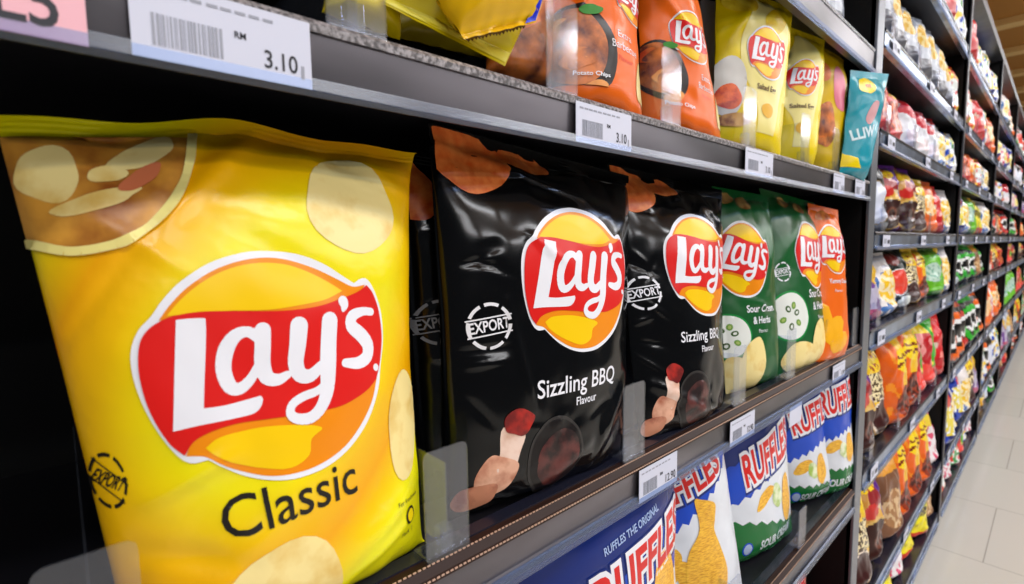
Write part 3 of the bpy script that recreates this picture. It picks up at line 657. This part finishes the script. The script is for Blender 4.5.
def bay(y0, y1, label, near=False):
    PM = POSTM if near else STEELD; pw = .055 if near else .036
    r = empty('gondola_frame', (XF, y0, -EYE), label, 'shelving', 'gondola frames along the aisle')
    m = MB(); m.box((-.50, 0, .02), (-.485, y1-y0, 2.42), BLACK); m.build('back_panel', r)
    m = MB(); m.box((-.48, y1-y0-.055, .06), (-.002, y1-y0-.035, 2.42), BLACK); m.build('side_panel', r)
    m = MB(); m.box((-.012, y1-y0-.055, .05), (.0035, y1-y0-.055+pw, 2.42), PM, .0015); m.build('upright_strip', r)
    m = MB(); m.box((-.48, 0, 2.38), (.004, y1-y0, 2.425), STEELD, .002); m.build('top_board', r)
    m = MB(); m.box((-.46, 0, .0), (-.10, y1-y0, .10), BLACK); m.build('plinth', r)
    m = MB(); m.box((-.05, y1-y0-.055, 0.012), (-.012, y1-y0-.015, .06), STEELD, .003); m.box((-.058, y1-y0-.062, 0), (-.004, y1-y0-.008, .014), STEELD, .003); m.build('foot', r)
bay(-.40, 1.45, 'dark shelving frame of the near bay behind the big packets', True)
for k, y0 in enumerate(BAYS): bay(y0-.025, y0+1.415, 'dark shelving frame of the %s bay along the aisle' % ORDN[k])
# ---- clear stops between the facings
def stop(y, z, label, group, h=.088, w=.041, X=None):
    r = empty('shelf_divider', ((X or XF-.004), y, z), label, 'divider', group)
    m = MB(); n = 6; rc = .006; pts = [(-w/2, .002), (w/2, .002)]
    for k in range(n+1): a = PI/2*k/n; pts.append((w/2-rc+rc*math.cos(a), h-rc+rc*math.sin(a)))
    for k in range(n+1): a = PI/2+PI/2*k/n; pts.append((-w/2+rc+rc*math.cos(a), h-rc+rc*math.sin(a)))
    q = len(pts); m.add([(0, a, b) for a, b in pts]+[(-.0018, a, b) for a, b in pts], [list(range(q)), [q+i for i in range(q)][::-1]]+[(i, q+i, q+(i+1) % q, (i+1) % q) for i in range(q)], CLEAR); m.build('front_plate', r)
    m = MB(); m.box((-.30, -.0007, .004), (-.002, .0007, h*.85), CLEAR); m.build('fin', r)
    m = MB(); m.box((-.012, -.006, 0), (-.002, .006, .022), CLEAR, .001); m.box((-.02, -w/2, -.001), (.001, w/2, .004), CLEAR, .001); m.build('clip', r)
    return r
for y, h, t in ((.0, .095, 'at the lower left corner in front of the big yellow packet'), (.214, .088, 'between the big yellow packet and the first black packet'), (.47, .088, 'between the two black packets'),
             (.745, .09, 'between the second black packet and the green ones'), (.955, .09, 'between the two green packets'), (1.165, .085, 'between the green packets and the orange one'), (1.36, .09, 'at the far end beside the orange packet')):
    stop(y, -.243, 'clear plastic divider %s' % t, 'clear dividers on the middle shelf', h=h)
for y, t in ((.155, 'in front of the lying yellow packets'), (.352, 'left of the orange barbecue packets'), (.54, 'between the two orange packets'), (.755, 'left of the large egg packet'), (.985, 'between the pale yellow packets'), (1.16, 'before the rib picture packet'), (1.31, 'beside the teal packet')):
    stop(y, .137, 'clear plastic divider on the upper shelf %s' % t, 'clear dividers on the upper shelf', h=.085)
for y, t in ((.66, 'between the blue ridged-crisp packets'), (.745, 'at the lower left of the first green-banded packet'), (1.05, 'between the green-banded packets')):
    stop(y, -.60, 'clear plastic divider on the lower shelf %s' % t, 'clear dividers on the lower shelf', h=.08)
# ---- price tags
def price_tag(y0, y1, z0, z1, price, label, mat=None, cat='price tag', X=XF+.0045, bars=True, tilt=0.0, name='price_tag'):
    r = empty(name, (X, (y0+y1)/2, z0), label, cat, None); w, h = y1-y0, z1-z0
    m = MB(); m.box((-.0006, -w/2, 0), (0, w/2, h), mat or TAGW); m.build('card', r)
    def flatmesh(vs, fs, mt, name): q = MB(); q.add([(.0003, a, b) for a, b in vs], fs, mt); return q.build(name, r)
    if price:
        vs, fs = text2d(price, h*.36 if bars else h*.75, .01, .8, 'CENTER', 0, .05)
        flatmesh([(a+(w*.30 if bars else .006), b+h*(.30 if bars else .36)) for a, b in vs], fs, TINK, 'price_lettering')
    if bars:
        rnd = random.Random(int(y0*1000)); q = MB(); x = -w*.40
        while x < -w*.05:
            t = rnd.choice((.0004, .0008, .0012)); q.box((.0001, x, h*.18), (.0003, x+t, h*.58), TGREY); x += t+rnd.choice((.0005, .0009))
        q.build('barcode', r)
        vs, fs = text2d('RM', h*.13, .02, .9, 'CENTER', 0, .05); flatmesh([(a+w*.06, b+h*.55) for a, b in vs], fs, TINK, 'currency_lettering')
        q = MB(); x = -w*.44
        for k in range(9): q.box((.0001, x, h*.84), (.0003, x+w*.06, h*.88), TGREY); x += w*.08*rnd.uniform(.9, 1.15)
        q.box((.0001, w*.43, h*.12), (.0003, w*.45, h*.32), TGREY); q.build('small_print', r)
    return r
price_tag(-.034, .018, .094, .1335, 'L5', 'pink shelf tag reading L5 at the top left corner', TAGP, 'shelf tag', bars=False, name='shelf_tag')
price_tag(.034, .120, .0945, .1325, '3.10', 'large white 3.10 price tag above the big yellow packet')
price_tag(.360, .447, .095, .1315, '3.10', 'white 3.10 price tag on the upper rail above the first black packet')
price_tag(.722, .82, .097, .1335, '3.10', 'small white 3.10 price tag below the large egg packet')
price_tag(1.12, 1.19, .095, .132, '3.10', 'tiny white price tag on the upper rail near the teal bag, left one'); price_tag(1.27, 1.345, .095, .132, '3.10', 'tiny white price tag on the upper rail, last one before the upright')
price_tag(.467, .549, -.2925, -.254, '12.90', 'white 12.90 price tag on the middle rail below the black packets')
price_tag(.696, .78, -.2925, -.256, '12.90', 'white price tag on the middle rail below the green packets'); price_tag(1.17, 1.255, -.292, -.257, '12.90', 'white price tag at the far end of the middle rail')
price_tag(.93, .99, -.325, -.29, None, 'small white tag hanging below the middle rail over the blue packets', bars=False)
for k, y0 in enumerate(BAYS[:4]):
    for j, (z, fh) in enumerate(LV[1:7]):
        for q in range(3 if k < 2 else 2):
            y = y0+.06+q*.43+.07*((j*3+q) % 3)
            r = empty('price_tag', (XF+.005, y, z-fh+.004), 'small white price tag on a rail of the %s bay' % ORDN[k], 'price tag', 'price tags on the rails of the %s bay' % ORDN[k])
            m = MB(); m.box((-.0006, 0, 0), (0, .075, fh*.72), TAGW); m.build('card', r)
            m = MB(); m.box((.0001, .01, fh*.2), (.0004, .035, fh*.5), TGREY); m.box((.0001, .045, fh*.2), (.0004, .068, fh*.42), TINK); m.build('lettering', r)
# ------------------------------------------------------------------ the packets of the far bays
FM = {}
def fm(h):
    if h not in FM: FM[h] = film('far_'+h.strip('#'), h, 0.28, bstr=0.6)
    return FM[h]
def dd(u, v, cx, cy, rx, ry): return ((u-cx)/rx)**2+((v-cy)/ry)**2
def nz(u, v, s, k=6): return noise.noise(Vector((u*k, v*k*1.3, s)))
def d_silver(u, v):
    if dd(u, v, .55, .62, .26, .17) < 1: return '#d9a820' if nz(u, v, 1, 12) < .1 else '#e8d08a'
    if v < .28 and dd(u, v, .5, .16, .42, .14)+nz(u, v, 3) < 1: return '#5f6068'
    return '#c3c8d2' if nz(u, v, 5, 5) > -.12 else '#9aa0ac'
def d_whitered(u, v):
    if v > .82: return '#c8242c'
    if dd(u, v, .35, .70, .28, .12)+nz(u, v, 2)*1.2 < 1: return '#c21c2e'
    if dd(u, v, .5, .25, .3, .12) < 1: return '#e9d9dc'
    return '#dcdde4'
def d_noodle(u, v):
    if dd(u, v, .5, .42, .38, .25) < 1: return '#d9651e' if nz(u, v, 4, 14) > 0 else '#8f2414'
    if v > .72: return '#e5c21a' if nz(u, v, 6) > 0 else '#e04020'
    return '#c4232a' if u > .2 else '#e6d3c8'
def d_blackdisc(u, v):
    d = dd(u, v, .48, .36, .40, .27)
    if d < 1: return '#cfd4e2'
    if d < 1.12: return '#8a7450'
    if v < .1: return '#7c8188'
    if u > .9: return '#b3202a'
    return '#17120f'
def d_choco(u, v):
    d = dd(u, v, .5, .26, .42, .21)
    if d < 1: return '#35150f' if not .25 < dd(u, v, .52, .27, .24, .12) < .55 else '#6e3b2a'
    if d < 1.25: return '#d8b060'
    if dd(u, v, .42, .86, .34, .10) < 1: return '#eec71a' if nz(u, v, 3, 16) < .2 else '#a01a20'
    if dd(u, v, .34, .58, .20, .08) < 1: return '#c3261e'
    if u > .62+.1*math.sin(v*4): return '#5c2382'
    if dd(u, v, .5, .5, .2, .08) < 1: return '#d9a63c'
    if v < .1: return '#e3b21a' if u > .5 else '#7c1a1c'
    return '#c08b3c' if u < .3 else '#8e1f23' if v > .6 else '#d8c39a'
def d_orchoc(u, v):
    d = dd(u, v, .62, .26, .32, .17)
    if d < 1: return '#4a1a10' if nz(u, v, 3, 14) < .1 else '#93381c'
    if d < 1.2: return '#8a2a10'
    if dd(u, v, .6, .72, .34, .13) < 1: return '#f0cf1e' if not (.66 < v < .72 or .75 < v < .79) or nz(u, v, 8, 20) > .1 else '#7a2a12'
    if v > .45 and u > .25: return '#ecb91c' if u > .45 else '#e8641a'
    if v > .3 and u > .5: return '#e6dcc0' if nz(u, v, 9, 22) > -.05 else '#3f2a1a'
    return '#df5f12' if nz(u, v, 2) > -.2 else '#eb8a1e'
def d_oat(u, v):
    d = dd(u, v, .55, .22, .36, .17)
    if d < 1: return '#3a1512'
    if d < 1.2: return '#e7d6c6'
    if dd(u, v, .5, .82, .38, .13) < 1: return '#f0cc1c' if nz(u, v, 3, 14) < .15 else '#9c4a14'
    if .4 < v < .68: return '#ead9a8' if nz(u, v, 7, 24) > -.05 else '#4a331a'
    return '#eec428' if v > .3 else '#d9a018'
def d_red(u, v):
    if v > .86: return '#e8352f'
    if dd(u, v, .5, .2, .5, .12) < 1: return '#b91c22'
    if nz(u, v, 3, 5) > .22: return '#ef8f84'
    if dd(u, v, .3, .5, .16, .06) < 1: return '#e0c8b8'
    return '#cf1f26'
def d_redgreen(u, v):
    if u > .58 and v > .3: return '#34a51e' if nz(u, v, 3) > -.3 else '#e9e04a'
    if v > .82: return '#efd024'
    if dd(u, v, .35, .25, .3, .12) < 1: return '#e7443a'
    return '#b81a22' if nz(u, v, 5) > -.15 else '#e8908c'
def d_lime(u, v):
    d = dd(u, v, .42, .50, .32, .20)
    if d < 1: return '#b9d4c4' if nz(u, v, 3, 12) > -.1 else '#7fae9a'
    if u > .82: return '#efc22a' if nz(u, v, 2) > 0 else '#2a4fa0'
    if v > .85: return '#4f7a1c'
    if v < .12: return '#2a7a24'
    return '#63b41e'
def d_swirl(c):
    def f(u, v):
        x, y = (u-.5)/.42, (v-.45)/.30; r_ = math.hypot(x, y); a = math.atan2(y, x)
        if abs(r_-.55-.12*a/PI) < .13 and a > -2.6: return '#e6e6e6'
        if abs(r_-.95-.1*math.sin(3*a)) < .2: return c
        if v > .85: return c
        return '#12100f'
    return f
def d_blueyel(u, v):
    if dd(u, v, .5, .45, .36, .22)+nz(u, v, 3)*1.3 < 1: return '#e8d448' if nz(u, v, 8, 9) > -.1 else '#eef0ee'
    if dd(u, v, .6, .72, .2, .08) < 1: return '#d23a2a'
    return '#1437a2' if nz(u, v, 2) > -.25 else '#0b1c66'
def d_yelblk(u, v):
    if dd(u, v, .5, .60, .36, .10) < 1 and nz(u, v, 3, 18) < .12: return '#2a211c'
    if v < .18: return '#c23a2a'
    return '#eadb12' if nz(u, v, 2) > -.25 else '#c9b80e'
def d_pinkwht(u, v):
    if nz(u, v, 5, 9) > .12: return '#d2466a'
    if dd(u, v, .5, .7, .3, .1) < 1: return '#e4c83a'
    return '#e6dfe0'
def d_purplesil(u, v):
    if v > .85: return '#15623a'
    if dd(u, v, .72, .68, .22, .15) < 1: return '#e0b020'
    if nz(u, v, 5, 6) > .12: return '#6d3f8e'
    if v < .2: return '#b5426a'
    return '#b9b2c8'
def d_blkred(u, v):
    d = dd(u, v, .5, .45, .36, .20)
    if d < 1: return '#e0402c'
    if d < 1.2: return '#dfe3e0'
    if dd(u, v, .4, .82, .25, .1) < 1: return '#7d2a24'
    if dd(u, v, .6, .13, .3, .08)+nz(u, v, 3) < 1: return '#cfd6d2'
    return '#15201a'
def d_cap(u, v):
    if dd(u, v, .5, .42, .4, .25) < 1: return '#e6ebe8' if nz(u, v, 3, 8) > -.2 else '#cc3333'
    if nz(u, v, 4, 8) > .1: return '#f0c81e'
    if nz(u, v, 9, 5) > .0: return '#e05a1e'
    return '#b3201c'
def d_brown(u, v):
    if v > .8: return '#d9932a'
    if dd(u, v, .5, .4, .34, .22) < 1: return '#d8b78a' if nz(u, v, 4, 12) > 0 else '#a9784a'
    return '#7a5238'
def d_orange(u, v):
    if dd(u, v, .5, .5, .32, .2) < 1: return '#f6a43a' if nz(u, v, 4, 10) > 0 else '#f3d9b0'
    return '#e86412'
def d_bwy(u, v):
    if nz(u, v, 3, 5) > .15: return '#1f49b4'
    if nz(u, v, 7, 5) > .12: return '#edc92a'
    if nz(u, v, 11, 6) > .25: return '#2c8f3a'
    return '#e3e7ee'
def d_fish(u, v):
    if dd(u, v, .55, .45, .35, .28) < 1: return '#efc01e' if nz(u, v, 3, 9) > 0 else '#f3e3b8'
    if v > .7: return '#ded6d2'
    return '#3f6fae' if nz(u, v, 5) > 0 else '#e9e2df'
def d_greenwht(u, v):
    if nz(u, v, 3, 5) > 0: return '#2f9a4a'
    return '#e5ebe2' if nz(u, v, 8, 8) > -.1 else '#dd3333'
DES = dict(silver=(d_silver, 'silver packet with a yellow oval'), whitered=(d_whitered, 'white packet with a red top'), noodle=(d_noodle, 'red packet with an orange food picture'),
    blackdisc=(d_blackdisc, 'black packet with a big pale disc'), choco=(d_choco, 'purple and yellow packet with a chocolate disc'), orchoc=(d_orchoc, 'orange packet with a yellow badge and chocolate disc'),
    oat=(d_oat, 'yellow packet with a chocolate disc'), red=(d_red, 'shiny red packet'), redgreen=(d_redgreen, 'red and green packet'), lime=(d_lime, 'lime green packet with a pale disc'),
    swirlo=(d_swirl('#e2641a'), 'black packet with an orange swirl'), swirlg=(d_swirl('#2fa52a'), 'black packet with a green swirl'), swirlr=(d_swirl('#c0241e'), 'black packet with a red swirl'),
    blueyel=(d_blueyel, 'dark blue packet with a yellow splash'), yelblk=(d_yelblk, 'bright yellow packet with black lettering marks'), pinkwht=(d_pinkwht, 'white packet splashed with pink'),
    purplesil=(d_purplesil, 'silver and purple packet'), blkred=(d_blkred, 'black packet with a red disc'), cap=(d_cap, 'red, yellow and white packet'), brown=(d_brown, 'brown packet with a tan nut picture'),
    orange=(d_orange, 'bright orange packet'), bwy=(d_bwy, 'white packet with blue and yellow shapes'), fish=(d_fish, 'yellow and blue packet'), greenwht=(d_greenwht, 'green and white packet'))
PROTO = {}
def far_bag(kind, w, h, fine):
    key = (kind, fine)
    if key not in PROTO:
        rs = random.Random(kind)
        W0, H0 = .17, .23; q = Bag((0, -W0/2*.96, H0), (0, W0/2*.96, H0), (0, -W0/2, 0), (0, W0/2, 0), depth=.030, seal=.06, seed=rs.randint(1, 99), inset=.05, exp=.6, crumple=.003,
            creases=[(.1, .5, .4, .95, .004, .008), (.6, .9, .9, .5, -.004, .008), (.2, .1, .8, .2, .004, .008)])
        nu, nv = (40, 56) if fine else (18, 26); m = MB(); fn = DES[kind][0]
        for side in (1, -1):
            vs = [q.S(i/nu, j/nv, side)+(Vector((-.0004, 0, 0)) if side < 0 else Vector()) for j in range(nv+1) for i in range(nu+1)]
            o = len(m.v); m.v += [tuple(p) for p in vs]; m.uv += [(0, 0)]*len(vs)
            for j in range(nv):
                for i in range(nu):
                    f = [o+j*(nu+1)+i, o+j*(nu+1)+i+1, o+(j+1)*(nu+1)+i+1, o+(j+1)*(nu+1)+i]
                    m.f.append(f if side > 0 else f[::-1]); m.m.append(m.mi(fm(fn((i+.5)/nu, (j+.5)/nv))))
        o = m.build('snack_packet', smooth=True); PROTO[key] = o; first = o
    else:
        first = PROTO[key].copy(); C.objects.link(first)
    first.scale = (1.35*(w/.17+h/.23)/2, w/.17, h/.23)
    return first
rnd = random.Random(12)
# bay content by level (lowest first); the visible bays follow the photograph
B2 = {7: ['red', 'cap', 'cap', 'noodle', 'red', 'bwy'], 6: ['silver']*7+['cap'], 5: ['noodle', 'noodle', 'whitered', 'whitered', 'whitered', 'fish', 'bwy'], 4: ['blackdisc', 'choco', 'choco', 'oat', 'orange', 'red', 'fish'],
      3: ['purplesil', 'fish', 'blkred', 'oat', 'orchoc', 'lime', 'fish'], 2: ['choco', 'oat', 'orchoc', 'orchoc', 'redgreen', 'redgreen', 'red'], 1: ['oat', 'choco', 'brown', 'orchoc', 'orchoc', 'orchoc', 'pinkwht'], 0: ['blueyel', 'blueyel', 'yelblk', 'pinkwht', 'yelblk', 'yelblk', 'brown']}
B3 = {7: ['red', 'cap', 'bwy', 'bwy', 'blueyel', 'bwy'], 6: ['cap', 'cap', 'red', 'bwy', 'noodle', 'orange'], 5: ['orange', 'noodle', 'orange', 'cap', 'bwy', 'fish'], 4: ['blueyel', 'fish', 'lime', 'yelblk', 'yelblk', 'fish'], 3: ['blkred', 'swirlg', 'swirlg', 'swirlg', 'brown', 'swirlg'],
      2: ['swirlo', 'swirlo', 'swirlr', 'swirlg', 'swirlg', 'swirlo'], 1: ['blueyel', 'fish', 'blueyel', 'fish', 'oat', 'purplesil'], 0: ['cap', 'pinkwht', 'greenwht', 'redgreen', 'bwy', 'pinkwht']}
HG = {0: .19, 1: .31, 2: .295, 3: .20, 4: .205, 5: .182, 6: .238, 7: .235}
pool = list(DES)
for k, y0 in enumerate(BAYS):
    for j in range(8):
        if k == 0: items = B2[j]
        elif k == 1: items = B3[j]
        else:
            n = 6 if k < 3 else 5 if k < 6 else 4; a, c2 = rnd.choice(pool), rnd.choice(pool); items = [rnd.choice((a, c2, c2, rnd.choice(pool))) for _ in range(n)]
        n = len(items); pitch = 1.33/n
        for i, kind in enumerate(items):
            h = min(HG[j]*rnd.uniform(.9, 1.0), .31); w = min(pitch*1.04, h*1.1)
            o = far_bag(kind, w, h, k == 0); o.name = 'snack_packet'
            z = LV[j][0]+.001; o.location = (XF-.050+rnd.uniform(-.008, .006), y0+.01+pitch*(i+.5), z)
            o.rotation_euler = (rnd.uniform(-.05, .05), rnd.uniform(-.16, -.04), -rnd.uniform(.05, .32) if k < 2 else rnd.uniform(-.3, .1))
            tag(o, '%s, %s shelf of %s bay' % (DES[kind][1], LVN[j], ORDN[k]), 'packet', '%ss on the %s shelf, %s bay' % (DES[kind][1].split(' with')[0], LVN[j], ORDN[k]))
for k, y0 in enumerate(BAYS[:2]):
    for j in range(2, 7):
        for q in range(4): stop(y0+.10+q*.33, LV[j][0]+.001, 'clear plastic divider on the %s shelf of the %s bay' % (LVN[j], ORDN[k]), 'clear dividers on the %s shelf, %s bay' % (LVN[j], ORDN[k]), h=.07)
# near bay, dim goods above and below
for (y, z, kind, w, h, lb) in ((1.27, .43, 'silver', .15, .20, 'silver packet at the far end of the top near shelf'), (1.08, .43, 'whitered', .16, .20, 'white packet on the top near shelf left of the silver one'),
        (1.25, -.984, 'red', .21, .27, 'dim red packet in the dark below the blue packets'), (1.00, -.984, 'red', .21, .27, 'dim red packet low in the dark, left of the other one')):
    o = far_bag(kind, w, h, False); o.name = 'snack_packet'; o.location = (XF-.07 if z > 0 else XF-.10, y, z+.001); o.rotation_euler = (0, -.08, -.1); tag(o, lb, 'packet')
# ---- yellow packets lying at the left end of the upper shelf
def v3(px, py, X): return at(px, py, X)
b = Bag(v3(395, -60, .37), v3(552, -40, .37), v3(384, 4, .345), v3(505, 66, .325), depth=.03, seal=.02, bseal=.10, seed=71, inset=.0)
r = root_of(b, 'dull yellow packet lying behind the rail with its crimped bottom seal turned out'); b.make(r, film('olive_yellow', '#cdb800', 0.3), nu=40, nv=40)
mb = MB(); b.fill(mb, PP(b, [(0, .02), (.99, .02), (.99, .10), (0, .10)]), film('light_seal', '#e0d24a'), 1, .006); mb.build('bottom_seal', r, smooth=True)
b = Bag(v3(390, -70, .35), v3(560, -60, .35), v3(464, 39, .315), v3(536, 22, .30), depth=.03, seal=.02, bseal=.06, seed=73, inset=.0, creases=[(.2, .1, .8, .7, .005, .008), (.5, .05, .9, .5, -.004, .008)])
r = root_of(b, 'golden yellow packet with a serrated edge lying on top of the dull yellow one'); b.make(r, film('amber', '#f2bd10', 0.22, bstr=1.0), nu=40, nv=40)
mb = MB(); b.fill(mb, PP(b, [(.12, .3), (.22, .9), (.4, .9), (.34, .12)]), PANEL, 1, .006); mb.build('white_band', r, smooth=True)
mb = MB(); b.fill(mb, PP(b, [(.84, .01), (.99, .01), (.99, .6), (.93, .35)]), film('royal', '#1a2fd0'), 1, .006); mb.build('blue_band', r, smooth=True)
mb = MB(); n = 34; vs = []; fs = []
for i in range(n+1):
    u = .02+.8*i/n; p = b.S(u, .0)-b.o; vs += [p, p+Vector((.002, 0, -.0035 if i % 2 else -.001))]
    if i: fs.append((2*i-2, 2*i-1, 2*i+1, 2*i))
mb.add(vs, fs, film('serrate', '#4a3208')); mb.build('serrated_edge', r)
b = Bag(v3(392, -50, .43), v3(520, -50, .43), v3(392, 36, .42), v3(498, 62, .42), depth=.02, seal=.03, seed=74)  # added pouch for the dull yellow packet's underside, shade put into its colour
r = root_of(b, 'added olive packet standing for the shaded underside of the dull yellow packet'); b.make(r, film('underside_shade', '#a08c12'), nu=30, nv=30)
b = Bag(v3(330, -50, .385), v3(398, -50, .385), v3(322, 12, .37), v3(400, 40, .37), depth=.02, seal=.03, seed=75)
r = root_of(b, 'yellow packet behind the clear divider, leftmost on the upper shelf'); b.make(r, YEL, nu=30, nv=30)
b = Bag(v3(488, -40, .41), v3(556, -20, .41), v3(486, 70, .40), v3(556, 92, .40), depth=.02, seal=.03, seed=77)
r = root_of(b, 'packet with a brown food picture behind the divider left of the orange packets'); b.make(r, RIBS, nu=30, nv=30)
b = Bag(v3(700, -30, .44), v3(728, -20, .44), v3(700, 120, .42), v3(728, 128, .42), depth=.02, seal=.03, seed=79)
r = root_of(b, 'dull white packet in the gap behind the second orange packet'); b.make(r, PANEL, nu=20, nv=30)
# ------------------------------------------------------------------ the hall
def struct(name, mb_, loc=None): o = mb_.build(name, None, loc); o['kind'] = 'structure'; return o
def floor_mat():
    m, nt, b_ = new_mat('glazed_floor_tiles'); tc = nt.nodes.new('ShaderNodeTexCoord'); mp = nt.nodes.new('ShaderNodeMapping')
    mp.inputs['Location'].default_value = (.15+.31, -2.72+.0, 0); br = nt.nodes.new('ShaderNodeTexBrick')
    br.inputs['Color1'].default_value = srgb('#cdc8be'); br.inputs['Color2'].default_value = srgb('#c8c4ba'); br.inputs['Mortar'].default_value = srgb('#a39e95')
    br.inputs['Scale'].default_value = 1; br.inputs['Mortar Size'].default_value = .0022; br.inputs['Brick Width'].default_value = .62; br.inputs['Row Height'].default_value = .62; br.offset = .5
    nt.links.new(tc.outputs['Object'], mp.inputs[0]); nt.links.new(mp.outputs[0], br.inputs[0])
    nt.links.new(br.outputs[0], b_.inputs['Base Color']); b_.inputs['Roughness'].default_value = .16
    return m
FZ = -EYE
m = MB(); m.add([(-1.2, -3, FZ), (7, -3, FZ), (7, 16, FZ), (-1.2, 16, FZ)], [(0, 1, 2, 3)], floor_mat()); struct('floor', m)
CZ = 2.7
CEIL = plain('brown_ceiling', '#b0762c', .8); BEAM = plain('ceiling_beam_paint', '#e6bd78', .7)
m = MB(); m.box((-4, -3, CZ), (7, 16, CZ+.1), CEIL); struct('ceiling', m)
def atz(px, py, z):
    d = R @ Vector((px-CX, -(py-CY), -F)); return d*(z/d.z)
ya, yb = atz(1010, 26, CZ-.08).y, atz(1014, 54, CZ-.08).y; stp = yb-ya; k = 0; y = ya-3*stp
while y < 15:
    m = MB(); m.box((-4, y-.10, CZ-.08), (7, y+.10, CZ), BEAM, .005); o = m.build('ceiling_beam'); tag(o, 'tan beam crossing under the brown ceiling', 'beam', 'beams under the ceiling'); y += stp
m = MB(); m.box((-4, 16, FZ), (7, 16.1, CZ), plain('pale_wall', '#b9b2a2', .7)); struct('wall_back', m)
# lamps of the aisle
def lamp(x, y, L, power, label):
    r = empty('ceiling_light', (x, y, 2.3), label, 'light', 'tube lights over the aisle')
    m = MB(); m.box((-.16, -L/2-.02, .03), (.16, L/2+.02, .08), plain('lamp_housing', '#d8d8d4', .4), .004); m.build('housing', r)
    li = bpy.data.lights.new('tube', 'AREA'); li.shape = 'RECTANGLE'; li.size = .28; li.size_y = L; li.energy = power; li.color = (.97, .975, 1)
    o = bpy.data.objects.new('tube', li); C.objects.link(o); o.parent = r; o.location = (0, 0, .0)
for i, y in enumerate((-1.2, .9, 3.0, 5.1, 7.2, 9.3, 11.4)):
    lamp(1.3, y, 1.5, LAMP, 'white tube light above the aisle')
    lamp(3.1, y, 1.5, LAMP*1.2, 'white tube light over the next aisle')
    lamp(5.2, y, 1.5, LAMP*1.8, 'white tube light two aisles over')
w = bpy.data.worlds.new('store'); bpy.context.scene.world = w; w.use_nodes = True
w.node_tree.nodes['Background'].inputs[0].default_value = (.80, .88, 1.0, 1); w.node_tree.nodes['Background'].inputs[1].default_value = WORLD
# ------------------------------------------------------------------ camera
cam = bpy.data.cameras.new('camera'); co = bpy.data.objects.new('camera', cam); C.objects.link(co)
co.matrix_world = R.to_4x4(); cam.sensor_width = 36; cam.lens = F/1024*36; cam.sensor_fit = 'HORIZONTAL'; cam.clip_start = .01; cam.clip_end = 60
cam.dof.use_dof = True; fp = Vector((-.34, .42, .0)); cam.dof.focus_distance = -(R.transposed() @ fp).z; cam.dof.aperture_fstop = 7.0
sc = bpy.context.scene; sc.camera = co
for o in list(C.objects):
    if o.parent is None: o.location.z += EYE
sc.view_settings.view_transform = 'Standard'; sc.view_settings.look = 'None'; sc.view_settings.gamma = 1; sc.view_settings.use_curve_mapping = False
sc.view_settings.exposure = EXPO
sc.cycles.use_denoising = True; sc.cycles.max_bounces = 8; sc.cycles.transparent_max_bounces = 16
